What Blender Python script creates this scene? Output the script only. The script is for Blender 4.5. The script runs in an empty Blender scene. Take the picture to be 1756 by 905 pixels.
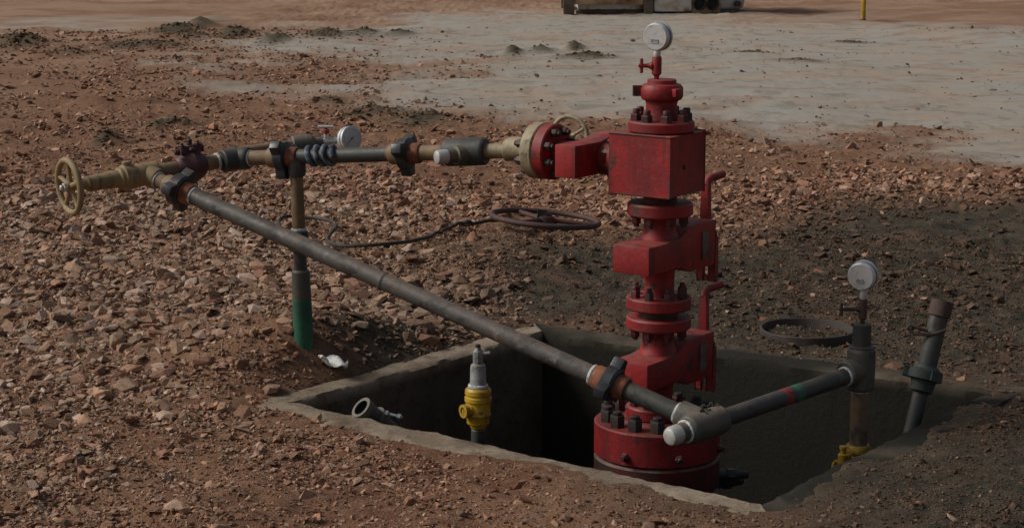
import bpy, bmesh, math, random
import numpy as np
from mathutils import Vector, Matrix

random.seed(7)
rng = np.random.default_rng(7)
S = bpy.context.scene
COL = S.collection

# ------------------------------------------------------------------ camera
F, YH, H = 3400.0, -200.0, 1.95            # focal length in px of a 1756 wide frame, horizon row, eye height
CX, CY = 878.0, 452.5
PITCH = math.atan((CY - YH) / F)
cam = bpy.data.cameras.new('camera')
cam.sensor_fit = 'HORIZONTAL'
cam.sensor_width = 36.0
cam.lens = 36.0 * F / 1756.0
cam.clip_start = 0.1
cam.clip_end = 3000
cam_o = bpy.data.objects.new('camera', cam)
COL.objects.link(cam_o)
cam_o.location = (0, 0, H)
cam_o.rotation_euler = (math.pi / 2 - PITCH, 0, 0)
S.camera = cam_o

# ------------------------------------------------------------------ sky, sun, exposure
SUN_EL, SUN_AZ = math.radians(40), math.radians(270)   # azimuth clockwise from +Y
world = bpy.data.worlds.new('World')
S.world = world
world.use_nodes = True
nt = world.node_tree
nt.nodes.clear()
sky = nt.nodes.new('ShaderNodeTexSky')
sky.sky_type = 'NISHITA'
sky.sun_disc = False
sky.sun_elevation = SUN_EL
sky.sun_rotation = SUN_AZ
sky.air_density = 1.0
sky.dust_density = 4.0
hs = nt.nodes.new('ShaderNodeHueSaturation')
hs.inputs['Saturation'].default_value = 0.5            # thin high cloud greys the blue
bg = nt.nodes.new('ShaderNodeBackground')
bg.inputs['Strength'].default_value = 0.066
wo = nt.nodes.new('ShaderNodeOutputWorld')
nt.links.new(sky.outputs[0], hs.inputs['Color'])
nt.links.new(hs.outputs[0], bg.inputs['Color'])
nt.links.new(bg.outputs[0], wo.inputs['Surface'])
sun = bpy.data.lights.new('sun', 'SUN')
sun.energy = 2.6
sun.angle = math.radians(20)
sun.color = (1.0, 0.94, 0.85)
sun_o = bpy.data.objects.new('sun', sun)
COL.objects.link(sun_o)
sd = Vector((math.sin(SUN_AZ) * math.cos(SUN_EL), math.cos(SUN_AZ) * math.cos(SUN_EL), math.sin(SUN_EL)))
sun_o.rotation_euler = (-sd).to_track_quat('-Z', 'Y').to_euler()
S.view_settings.view_transform = 'Standard'
S.view_settings.look = 'None'
S.view_settings.gamma = 1.0
S.view_settings.exposure = -0.15
S.cycles.max_bounces = 6

# ------------------------------------------------------------------ photo measurement -> world
CP, SP = math.cos(PITCH), math.sin(PITCH)
def W(px, py, Y):
    """point on the sight line of a photo pixel, at ground distance Y"""
    a, b = (px - CX) / F, (py - CY) / F
    dy, dz = CP - b * SP, -SP - b * CP
    t = Y / dy
    return Vector((a * t, Y, H + dz * t))
def G(px, py, z=0.0):
    a, b = (px - CX) / F, (py - CY) / F
    dy, dz = CP - b * SP, -SP - b * CP
    t = (z - H) / dz
    return Vector((a * t, dy * t, z))
def PPM(p):
    """px per metre at a world point"""
    return F / (p[1] * CP + (H - p[2]) * SP)

# ------------------------------------------------------------------ numpy noise
def vnoise(x, y, seed=0):
    xi, yi = np.floor(x).astype(np.int64), np.floor(y).astype(np.int64)
    fx, fy = x - xi, y - yi
    fx, fy = fx * fx * (3 - 2 * fx), fy * fy * (3 - 2 * fy)
    def hsh(i, j):
        n = (i * 374761393 + j * 668265263 + seed * 974634777) & 0x7fffffff
        n = ((n ^ (n >> 13)) * 1274126177) & 0x7fffffff
        n = (n ^ (n >> 16)) & 0xffff
        return n / 65535.0
    a, b, c, d = hsh(xi, yi), hsh(xi + 1, yi), hsh(xi, yi + 1), hsh(xi + 1, yi + 1)
    return (a * (1 - fx) + b * fx) * (1 - fy) + (c * (1 - fx) + d * fx) * fy
def fbm(x, y, s, octv=4, seed=0):
    v = 0; amp = 0.5; tot = 0
    for k in range(octv):
        v = v + amp * vnoise(x * s, y * s, seed + k * 17); tot += amp
        s *= 2.03; amp *= 0.5
    return v / tot
def sstep(a, b, x):
    t = np.clip((x - a) / (b - a), 0, 1)
    return t * t * (3 - 2 * t)
def poly_sd(x, y, P):
    """signed distance, positive inside"""
    P = np.asarray(P, float)
    d = np.full(x.shape, 1e18); inside = np.zeros(x.shape, bool)
    n = len(P)
    for i in range(n):
        a, b = P[i], P[(i + 1) % n]
        ex, ey = b - a
        wx, wy = x - a[0], y - a[1]
        t = np.clip((wx * ex + wy * ey) / (ex * ex + ey * ey), 0, 1)
        d = np.minimum(d, (wx - ex * t) ** 2 + (wy - ey * t) ** 2)
        c = ((a[1] > y) != (b[1] > y))
        with np.errstate(divide='ignore', invalid='ignore'):
            xx = a[0] + (y - a[1]) * ex / (ey if ey != 0 else 1e-12)
        inside ^= c & (x < xx)
    d = np.sqrt(d)
    return np.where(inside, d, -d)
def gp(pts): return [tuple(G(*p)[:2]) for p in pts]

# ------------------------------------------------------------------ the cellar outline (inner edge of the rim)
RIMZ = 0.02
CI = [G(505, 690, RIMZ), G(930, 569, RIMZ), G(1692, 669, RIMZ), G(1302, 862, RIMZ)]   # left, back, right, near
CI2 = [(c.x, c.y) for c in CI]
def cellar_sd(x, y): return -poly_sd(np.asarray(x, float), np.asarray(y, float), CI2)   # positive outside
RIMW = 0.135
REDGE = CI[2:4]

# ------------------------------------------------------------------ what the ground is made of, by place
CLAY = [gp([(455, 95), (470, 70), (560, 48), (700, 36), (960, 20), (1300, 26), (1500, 40), (1760, 52), (2300, 60), (2300, 300), (1760, 288), (1660, 274),
            (1560, 250), (1490, 222), (1330, 216), (1200, 200), (1050, 200), (800, 186), (640, 168), (570, 152), (700, 140), (820, 128), (800, 108), (640, 106), (500, 110)]),
        gp([(-300, 62), (0, 54), (140, 50), (215, 44), (180, 38), (0, 44), (-300, 50)])]
MUD = gp([(600, 600), (650, 575), (740, 525), (850, 470), (930, 435), (1050, 425), (1230, 425), (1330, 400), (1480, 355), (1760, 345), (2300, 350),
          (2300, 1300), (1560, 1300), (1420, 905), (1300, 868), (1690, 670), (930, 566), (640, 655)])
ROCKY = gp([(-200, 330), (200, 300), (450, 310), (700, 330), (830, 400), (700, 480), (620, 600), (430, 690), (430, 740), (330, 820), (280, 1000), (-300, 1000)])
DARKROCK = gp([(520, 480), (700, 485), (860, 470), (930, 555), (640, 650), (560, 640)])
MUDCLUMP = [(42, 76, 70, 9), (120, 92, 60, 5), (300, 52, 90, 8), (346, 42, 40, 12), (250, 78, 150, 7), (405, 58, 60, 8), (330, 64, 60, 7), (470, 70, 60, 6), (560, 62, 70, 7), (620, 57, 60, 8),
            (690, 60, 50, 4), (985, 80, 24, 6), (930, 88, 40, 5), (880, 90, 30, 6), (640, 190, 110, 9), (720, 204, 110, 10), (270, 216, 50, 6), (310, 212, 40, 5),
            (180, 238, 30, 8), (1000, 102, 90, 3), (1290, 92, 60, 3), (560, 172, 60, 4), (1370, 108, 80, 2), (1460, 70, 60, 2)]
def masks(x, y):
    n1 = fbm(x, y, 0.9, 4, 3) - .5
    n2 = fbm(x, y, 3.0, 3, 9) - .5
    sc = np.clip((y - 6) / 10, 0.15, 1.5)
    clay = np.zeros_like(x)
    for P in CLAY:
        clay = np.maximum(clay, sstep(-.95, .95, (poly_sd(x, y, P) + n1 * 2.4 * sc + n2 * 1.8 * sc) / np.maximum(sc, .3)))
    mud = sstep(-.75, .28, poly_sd(x, y, MUD) + n1 * .6 + n2 * .4)
    rocky = sstep(-.5, .5, poly_sd(x, y, ROCKY) + n1 * 1.0 + n2 * .7)
    clump = np.zeros_like(x)
    for (a, b, w, hh) in MUDCLUMP:
        c = G(a, b + hh * .4); ppm = F / (c.y + .2)
        rx, ry = w / ppm * .55, max(hh * c.y / (b + 200) * .9, w / ppm * .22)
        q = ((x - c.x) / rx) ** 2 + ((y - c.y) / ry) ** 2
        m = np.exp(-q * 1.2) * (0.55 + 0.9 * fbm(x, y, 2.6, 3, 21))
        clump = np.maximum(clump, m)
    return clay, mud, rocky, clump
BUMPS = []
for (a, b, w, hh) in MUDCLUMP:
    c = G(a, b + hh * .4)
    BUMPS.append((c.x, c.y, max(w * (c.y + .2) / F * .5, .12), max(w * (c.y + .2) / F * .25, .25), hh * (c.y + .2) / F * 1.7))
def ground_h(x, y, mk=None):
    x = np.asarray(x, float); y = np.asarray(y, float)
    clay, mud, rocky, clump = mk if mk is not None else masks(x, y)
    rough = 1 - .72 * clay
    far = np.clip(1 - (np.hypot(x, y - 10) - 40) / 200, 0, 1)
    h = (fbm(x, y, .45, 3, 5) - .5) * .10
    h = h + rough * ((fbm(x, y, 2.2, 4, 31) - .5) * .085 + (fbm(x, y, 11., 3, 41) - .5) * .048 + (fbm(x, y, 24., 2, 43) - .5) * .02)
    h = h + clay * ((fbm(x * .35, y * 1.6, 1.8, 4, 51) - .5) * .06 + (fbm(x * .7, y, 5.5, 3, 57) - .5) * .02)
    h = h + mud * (fbm(x, y, 26., 2, 61) - .5) * .022
    for (bx, by, rx, ry, bh) in BUMPS:
        q = ((x - bx) / rx) ** 2 + ((y - by) / ry) ** 2
        h = h + bh * np.exp(-q) * (.35 + 1.3 * fbm(x, y, 3.2, 3, 71))
    # wheel ruts across the yard
    for (b0, b1, ph) in ((22.6, .11, .3), (17.4, -.22, 1.1), (26.5, .03, 2.0)):
        c_ = b0 + b1 * x + .5 * np.sin(.22 * x + ph)
        for o_ in (-.9, .9):
            dd = np.abs(y - c_ - o_)
            h = h + (np.exp(-((dd - .28) / .10) ** 2) * .022 - np.exp(-(dd / .17) ** 2) * .032) * (.3 + 1.2 * fbm(x, y, 1.1, 2, 87))
    h = h * far
    # towards the cellar the dirt settles level with the rim
    s = cellar_sd(x, y)
    nn = fbm(x, y, 4.5, 4, 81) - .5
    near = np.exp(-np.clip(s, 0, None) / .35)
    # which side of the cellar: front and right rims are half buried
    cxm, cym = (CI2[0][0] + CI2[2][0]) / 2, (CI2[1][1] + CI2[3][1]) / 2
    front = sstep(-.3, .4, (cym - y) + (x - cxm) * .35)
    right = sstep(.15, .5, (x - cxm) * .80 + (y - cym) * -.62 - .35)
    corner = np.exp(-np.hypot(x - CI2[2][0], y - CI2[2][1]) / .30)
    right = right + corner * .5
    lvl = .000 + corner * .004 + front * .018 + np.clip(right, 0, 1) * .008 + nn * .05
    h = h * (1 - near) + lvl * near
    # stones were tipped round the support post: a low bank
    h = h + .20 * np.exp(-(((x + .88) / .75) ** 2 + ((y - 7.92) / .50) ** 2)) * sstep(.06, .36, s)
    cut = sstep(.035, RIMW * .9, s + nn * .15 + right * .035)
    cut = np.maximum(cut, sstep(RIMW * .72, RIMW * .98, s))
    h = np.where(s < .3, h * cut + (-.06) * (1 - cut), h)
    return h

# ------------------------------------------------------------------ materials
def new_mat(name):
    m = bpy.data.materials.new(name); m.use_nodes = True
    n = m.node_tree; n.nodes.clear()
    out = n.nodes.new('ShaderNodeOutputMaterial'); b = n.nodes.new('ShaderNodeBsdfPrincipled')
    n.links.new(b.outputs[0], out.inputs['Surface'])
    return m, n, b
def coords(n):
    g = n.nodes.new('ShaderNodeNewGeometry'); return g.outputs['Position']
def noise(n, vec, scale, detail=5, rough=.6, dist=0.0):
    t = n.nodes.new('ShaderNodeTexNoise'); t.inputs['Scale'].default_value = scale
    t.inputs['Detail'].default_value = detail; t.inputs['Roughness'].default_value = rough
    t.inputs['Distortion'].default_value = dist
    n.links.new(vec, t.inputs['Vector']); return t.outputs['Fac']
def ramp(n, fac, lo, hi):
    r = n.nodes.new('ShaderNodeMapRange'); r.interpolation_type = 'SMOOTHSTEP'
    r.inputs['From Min'].default_value = lo; r.inputs['From Max'].default_value = hi
    n.links.new(fac, r.inputs['Value']); return r.outputs['Result']
def mixc(n, fac, a, b, mode='MIX'):
    m = n.nodes.new('ShaderNodeMix'); m.data_type = 'RGBA'; m.blend_type = mode
    for sock, v in ((m.inputs[0], fac), (m.inputs[6], a), (m.inputs[7], b)):
        if isinstance(v, (int, float)): sock.default_value = v
        elif isinstance(v, tuple): sock.default_value = (*v, 1)
        else: n.links.new(v, sock)
    return m.outputs[2]
def bump(n, b, fac, strength, dist=.01):
    k = n.nodes.new('ShaderNodeBump'); k.inputs['Strength'].default_value = strength
    k.inputs['Distance'].default_value = dist
    n.links.new(fac, k.inputs['Height']); n.links.new(k.outputs[0], b.inputs['Normal'])
def metal_mat(name, base, layers=(), rough=.5, metallic=0.0, bmp=.25, bscale=60, spec=.5, rvar=.2, streak=None, dust=0.0, edge=None):
    m, n, b = new_mat(name)
    v = coords(n); c = base
    for (colr, scale, lo, hi) in layers:
        f = ramp(n, noise(n, v, scale, 6, .65, .3), lo, hi)
        c = mixc(n, f, c, colr)
    if edge:          # paint rubbed off along the edges
        bv = n.nodes.new('ShaderNodeBevel'); bv.samples = 4; bv.inputs['Radius'].default_value = .011
        g = n.nodes.new('ShaderNodeNewGeometry')
        dt = n.nodes.new('ShaderNodeVectorMath'); dt.operation = 'DOT_PRODUCT'
        n.links.new(bv.outputs[0], dt.inputs[0]); n.links.new(g.outputs['Normal'], dt.inputs[1])
        e = n.nodes.new('ShaderNodeMapRange'); e.inputs['From Min'].default_value = .985; e.inputs['From Max'].default_value = .86
        n.links.new(dt.outputs['Value'], e.inputs['Value'])
        mu = n.nodes.new('ShaderNodeMath'); mu.operation = 'MULTIPLY'
        n.links.new(e.outputs[0], mu.inputs[0]); n.links.new(ramp(n, noise(n, v, 26, 5, .7), .42, .58), mu.inputs[1])
        c = mixc(n, mu.outputs[0], c, edge)
    if streak:        # grease and rust runs
        mp = n.nodes.new('ShaderNodeMapping'); mp.inputs['Scale'].default_value = (30, 30, 3.2); n.links.new(v, mp.inputs['Vector'])
        c = mixc(n, ramp(n, noise(n, mp.outputs[0], 1.0, 5, .65), .53, .72), c, streak)
    if dust:
        g = n.nodes.new('ShaderNodeNewGeometry'); sp = n.nodes.new('ShaderNodeSeparateXYZ'); n.links.new(g.outputs['Normal'], sp.inputs[0])
        d1 = ramp(n, sp.outputs['Z'], .35, .95); mu = n.nodes.new('ShaderNodeMath'); mu.operation = 'MULTIPLY'
        n.links.new(d1, mu.inputs[0]); n.links.new(ramp(n, noise(n, v, 14, 5, .7), .3, .65), mu.inputs[1])
        mu2 = n.nodes.new('ShaderNodeMath'); mu2.operation = 'MULTIPLY'; mu2.inputs[1].default_value = dust; n.links.new(mu.outputs[0], mu2.inputs[0])
        c = mixc(n, mu2.outputs[0], c, (.30, .22, .165))
    if isinstance(c, tuple): b.inputs['Base Color'].default_value = (*c, 1)
    else: n.links.new(c, b.inputs['Base Color'])
    r = n.nodes.new('ShaderNodeMapRange'); r.inputs['To Min'].default_value = rough - rvar / 2; r.inputs['To Max'].default_value = min(1, rough + rvar)
    n.links.new(noise(n, v, 18, 4), r.inputs['Value']); n.links.new(r.outputs[0], b.inputs['Roughness'])
    b.inputs['Metallic'].default_value = metallic
    b.inputs['Specular IOR Level'].default_value = spec
    bump(n, b, noise(n, v, bscale, 5, .7), bmp, .004)
    return m
M = {}
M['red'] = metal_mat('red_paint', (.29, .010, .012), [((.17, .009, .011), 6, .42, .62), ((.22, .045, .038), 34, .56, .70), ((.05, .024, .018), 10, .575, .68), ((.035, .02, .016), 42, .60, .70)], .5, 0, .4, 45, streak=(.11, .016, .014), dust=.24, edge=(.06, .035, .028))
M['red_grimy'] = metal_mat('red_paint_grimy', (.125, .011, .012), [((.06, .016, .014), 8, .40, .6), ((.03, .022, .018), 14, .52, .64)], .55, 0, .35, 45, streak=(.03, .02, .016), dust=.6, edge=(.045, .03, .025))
M['red_wheel'] = metal_mat('red_brown_wheel', (.075, .030, .026), [((.045, .032, .028), 9, .4, .6)], .65, 0, .3)
M['burgundy'] = metal_mat('burgundy_paint', (.075, .02, .025), [((.04, .02, .02), 20, .45, .65)], .5)
M['bolt'] = metal_mat('dark_bolt_steel', (.045, .035, .03), [((.10, .045, .03), 25, .5, .7)], .55, .3)
M['bolt_red'] = metal_mat('red_oversprayed_bolt', (.10, .016, .016), [((.035, .022, .02), 30, .45, .62)], .55, .1)
M['pipe'] = metal_mat('mill_pipe', (.105, .098, .09), [((.14, .095, .06), 5, .53, .70), ((.05, .047, .047), 11, .48, .62), ((.20, .19, .18), 30, .56, .70)], .48, .25, .3, 50, dust=.45)
M['pipe_rust'] = metal_mat('rusty_pipe', (.17, .11, .062), [((.24, .17, .085), 8, .5, .7), ((.06, .045, .04), 13, .52, .68)], .6, .1, .35, 50, dust=.45)
M['pipe_dark'] = metal_mat('dark_oiled_pipe', (.055, .058, .055), [((.11, .095, .075), 9, .5, .7), ((.02, .02, .02), 14, .55, .7)], .5, .2, .3, dust=.18)
M['fitting'] = metal_mat('black_forged_fitting', (.038, .042, .041), [((.085, .075, .06), 10, .52, .7)], .5, .1, .35, 70, dust=.18)
M['fitting_olive'] = metal_mat('oily_forged_fitting', (.085, .085, .072), [((.14, .115, .075), 9, .5, .7), ((.04, .045, .045), 15, .52, .68)], .52, .15, .35, 70, dust=.45)
M['union'] = metal_mat('black_union_nut', (.03, .036, .042), [((.075, .07, .065), 14, .55, .72)], .36, .2, .3, 60, dust=.18)
M['orange'] = metal_mat('rusted_orange_collar', (.26, .085, .035), [((.13, .05, .028), 16, .40, .58), ((.32, .14, .075), 40, .55, .68)], .7, 0, .3)
M['white'] = metal_mat('white_thread_tape', (.60, .63, .63), [((.30, .32, .32), 60, .45, .62)], .7, 0, .3, 120)
M['plug'] = metal_mat('bare_steel_plug', (.55, .56, .54), [((.34, .32, .29), 22, .5, .7)], .42, .5, .2, 80)
M['galv'] = metal_mat('grey_galvanised', (.30, .32, .33), [((.16, .16, .15), 20, .5, .68)], .5, .35, .3)
M['yellow'] = metal_mat('yellow_paint', (.46, .29, .012), [((.30, .17, .015), 14, .46, .62), ((.09, .06, .02), 22, .58, .68)], .42, 0, .2, dust=.45, streak=(.08, .06, .035))
M['cream'] = metal_mat('cream_paint', (.33, .275, .17), [((.22, .175, .105), 9, .44, .62), ((.10, .08, .05), 18, .57, .68)], .55, 0, .25, dust=.45, streak=(.08, .06, .035))
M['khaki'] = metal_mat('khaki_paint', (.26, .19, .088), [((.18, .12, .06), 10, .45, .66), ((.08, .06, .04), 19, .6, .72)], .6, 0, .3, dust=.45, streak=(.08, .06, .035))
M['green'] = metal_mat('green_paint', (.016, .11, .062), [((.02, .065, .042), 9, .45, .66), ((.03, .035, .03), 15, .58, .7)], .6, 0, .3)
M['green_band'] = metal_mat('green_band_paint', (.03, .13, .08), [((.05, .06, .055), 25, .48, .62)], .6)
M['green_dark'] = metal_mat('dark_green_grey', (.035, .06, .052), [((.06, .055, .045), 18, .45, .62)], .6)
M['plate'] = metal_mat('worn_name_plate', (.12, .115, .10), [((.16, .05, .045), 20, .45, .6), ((.05, .045, .04), 30, .5, .65)], .6)
M['ring_steel'] = metal_mat('ring_steel', (.040, .030, .026), [((.08, .05, .038), 16, .5, .66)], .7, 0, .4)
M['red_band'] = metal_mat('red_band_paint', (.24, .03, .022), [((.09, .04, .035), 25, .48, .62)], .6)
M['blue_wrap'] = metal_mat('blue_grey_rag', (.085, .11, .15), [((.22, .25, .29), 30, .50, .62), ((.02, .025, .035), 18, .5, .66)], .85, 0, .6, 90)
M['case'] = metal_mat('gauge_case_steel', (.66, .67, .67), [((.46, .47, .47), 30, .45, .65)], .40, .40, .1, 150, rvar=.12)
M['blue_band'] = metal_mat('blue_gauge_band', (.07, .12, .24), [((.16, .20, .30), 40, .5, .7)], .4, .2, .1)
M['dial'] = metal_mat('white_dial', (.82, .85, .86), [], .5, 0, 0)
M['ink'] = metal_mat('dial_ink', (.04, .05, .07), [], .6, 0, 0)
M['cable'] = metal_mat('black_rubber', (.03, .027, .025), [((.09, .07, .055), 20, .5, .7)], .7, 0, .3)
M['rust_dark'] = metal_mat('dark_rust', (.075, .045, .035), [((.035, .028, .025), 10, .45, .65), ((.15, .07, .04), 22, .58, .72)], .75, 0, .4)
M['plastic'] = metal_mat('white_plastic_scrap', (.72, .73, .70), [((.45, .40, .34), 18, .5, .68)], .6, 0, .2)
M['tank_white'] = metal_mat('tank_white', (.52, .51, .47), [((.36, .27, .17), 2.5, .5, .66), ((.17, .085, .05), 5, .56, .68)], .6, 0, .2)
M['tank_tan'] = metal_mat('tank_tan', (.34, .25, .14), [((.20, .12, .065), 3, .45, .62), ((.10, .05, .03), 6, .56, .68)], .7, 0, .2)
M['skid'] = metal_mat('skid_steel', (.13, .10, .08), [((.07, .05, .04), 5, .45, .65)], .7, 0, .3)
M['black'] = metal_mat('black_opening', (.012, .012, .012), [], .8, 0, 0)
m, n, b = new_mat('gauge_glass')
n.nodes.remove(b)
tr = n.nodes.new('ShaderNodeBsdfTransparent'); gl = n.nodes.new('ShaderNodeBsdfGlossy'); gl.inputs['Roughness'].default_value = .05
fr = n.nodes.new('ShaderNodeFresnel'); fr.inputs['IOR'].default_value = 1.45
mx = n.nodes.new('ShaderNodeMixShader')
n.links.new(fr.outputs[0], mx.inputs[0]); n.links.new(tr.outputs[0], mx.inputs[1]); n.links.new(gl.outputs[0], mx.inputs[2])
n.links.new(mx.outputs[0], [k for k in n.nodes if k.type == 'OUTPUT_MATERIAL'][0].inputs['Surface'])
M['glass'] = m

def concrete():
    m, n, b = new_mat('old_concrete'); v = coords(n)
    c = mixc(n, ramp(n, noise(n, v, 5, 6, .65), .35, .7), (.25, .195, .14), (.38, .31, .235))
    c = mixc(n, ramp(n, noise(n, v, 28, 5, .7), .48, .72), c, (.16, .115, .08))
    c = mixc(n, ramp(n, noise(n, v, 3.1, 5, .6, .5), .56, .68), c, (.15, .105, .075))
    # oily stain on the side that the mud lies against, plus painted pit shade
    at = n.nodes.new('ShaderNodeAttribute'); at.attribute_name = 'oil_shade'
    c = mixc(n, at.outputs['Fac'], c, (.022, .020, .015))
    n.links.new(c, b.inputs['Base Color']); b.inputs['Roughness'].default_value = .9
    b.inputs['Specular IOR Level'].default_value = .2
    bump(n, b, noise(n, v, 45, 8, .72), .6, .01)
    return m
M['concrete'] = concrete()

def ground_mat():
    m, n, b = new_mat('stony_soil'); v = coords(n)
    def attr(nm):
        a = n.nodes.new('ShaderNodeAttribute'); a.attribute_name = nm
        sp = n.nodes.new('ShaderNodeSeparateColor'); n.links.new(a.outputs['Color'], sp.inputs[0]); return sp.outputs
    a = attr('zone')
    soil = mixc(n, ramp(n, noise(n, v, 1.3, 6, .65), .35, .68), (.19, .092, .055), (.275, .152, .093))
    soil = mixc(n, ramp(n, noise(n, v, 24, 6, .7), .45, .75), soil, (.31, .20, .13))
    soil = mixc(n, ramp(n, noise(n, v, 60, 4, .7), .52, .72), soil, (.10, .062, .042))
    # dried grey clay, streaked and blotched with red dust
    mp = n.nodes.new('ShaderNodeMapping'); mp.inputs['Scale'].default_value = (.75, 1.2, 1); n.links.new(v, mp.inputs['Vector'])
    clay = mixc(n, ramp(n, noise(n, mp.outputs[0], 1.1, 7, .65, .4), .38, .64), (.385, .37, .335), (.43, .35, .28))
    clay = mixc(n, ramp(n, noise(n, mp.outputs[0], 2.7, 8, .78, .6), .50, .62), clay, (.29, .25, .20))
    clay = mixc(n, ramp(n, noise(n, mp.outputs[0], .8, 7, .7, .3), .54, .66), clay, (.37, .27, .20))
    clay = mixc(n, ramp(n, noise(n, v, 34, 4, .7), .62, .8), clay, (.24, .19, .145))
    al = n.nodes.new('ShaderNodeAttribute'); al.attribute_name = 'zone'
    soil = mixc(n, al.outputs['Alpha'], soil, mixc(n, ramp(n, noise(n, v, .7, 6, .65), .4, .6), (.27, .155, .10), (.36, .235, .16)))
    c = mixc(n, a[0], soil, clay)
    # dried clods, olive-grey
    clod = mixc(n, ramp(n, noise(n, v, 9, 6, .7), .4, .65), (.085, .07, .047), (.14, .115, .078))
    c = mixc(n, a[2], c, clod)
    mud = mixc(n, ramp(n, noise(n, v, 6, 6, .7), .38, .66), (.052, .046, .035), (.095, .078, .056))
    mud = mixc(n, ramp(n, noise(n, v, 42, 5, .75), .52, .72), mud, (.135, .105, .075))
    mud = mixc(n, ramp(n, noise(n, v, 1.6, 4, .6), .55, .7), mud, (.13, .085, .06))
    c = mixc(n, a[1], c, mud)
    n.links.new(c, b.inputs['Base Color'])
    b.inputs['Roughness'].default_value = .92; b.inputs['Specular IOR Level'].default_value = .15
    ad = n.nodes.new('ShaderNodeMath'); ad.operation = 'ADD'
    n.links.new(noise(n, v, 38, 8, .75), ad.inputs[0]); n.links.new(noise(n, v, 130, 4, .7), ad.inputs[1])
    bump(n, b, ad.outputs[0], .8, .016)
    return m
M['ground'] = ground_mat()

def stone_mat(name, by_object):
    m, n, b = new_mat(name); v = coords(n)
    if by_object:
        oi = n.nodes.new('ShaderNodeObjectInfo'); col = oi.outputs['Color']
    else:
        a = n.nodes.new('ShaderNodeAttribute'); a.attribute_name = 'tint'; col = a.outputs['Color']
    c = mixc(n, ramp(n, noise(n, v, 22, 6, .7), .40, .72), col, mixc(n, 1.0, col, (.66, .60, .55), 'MULTIPLY'))
    c = mixc(n, ramp(n, noise(n, v, 75, 5, .7), .52, .72), c, mixc(n, 1.0, col, (1.22, 1.16, 1.10), 'MULTIPLY'))
    n.links.new(c, b.inputs['Base Color']); b.inputs['Roughness'].default_value = .85; b.inputs['Specular IOR Level'].default_value = .25
    bump(n, b, noise(n, v, 55, 7, .75), .55, .012)
    return m
M['stone'] = stone_mat('tumbled_stone', True)
M['gravel'] = stone_mat('gravel', False)

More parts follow.
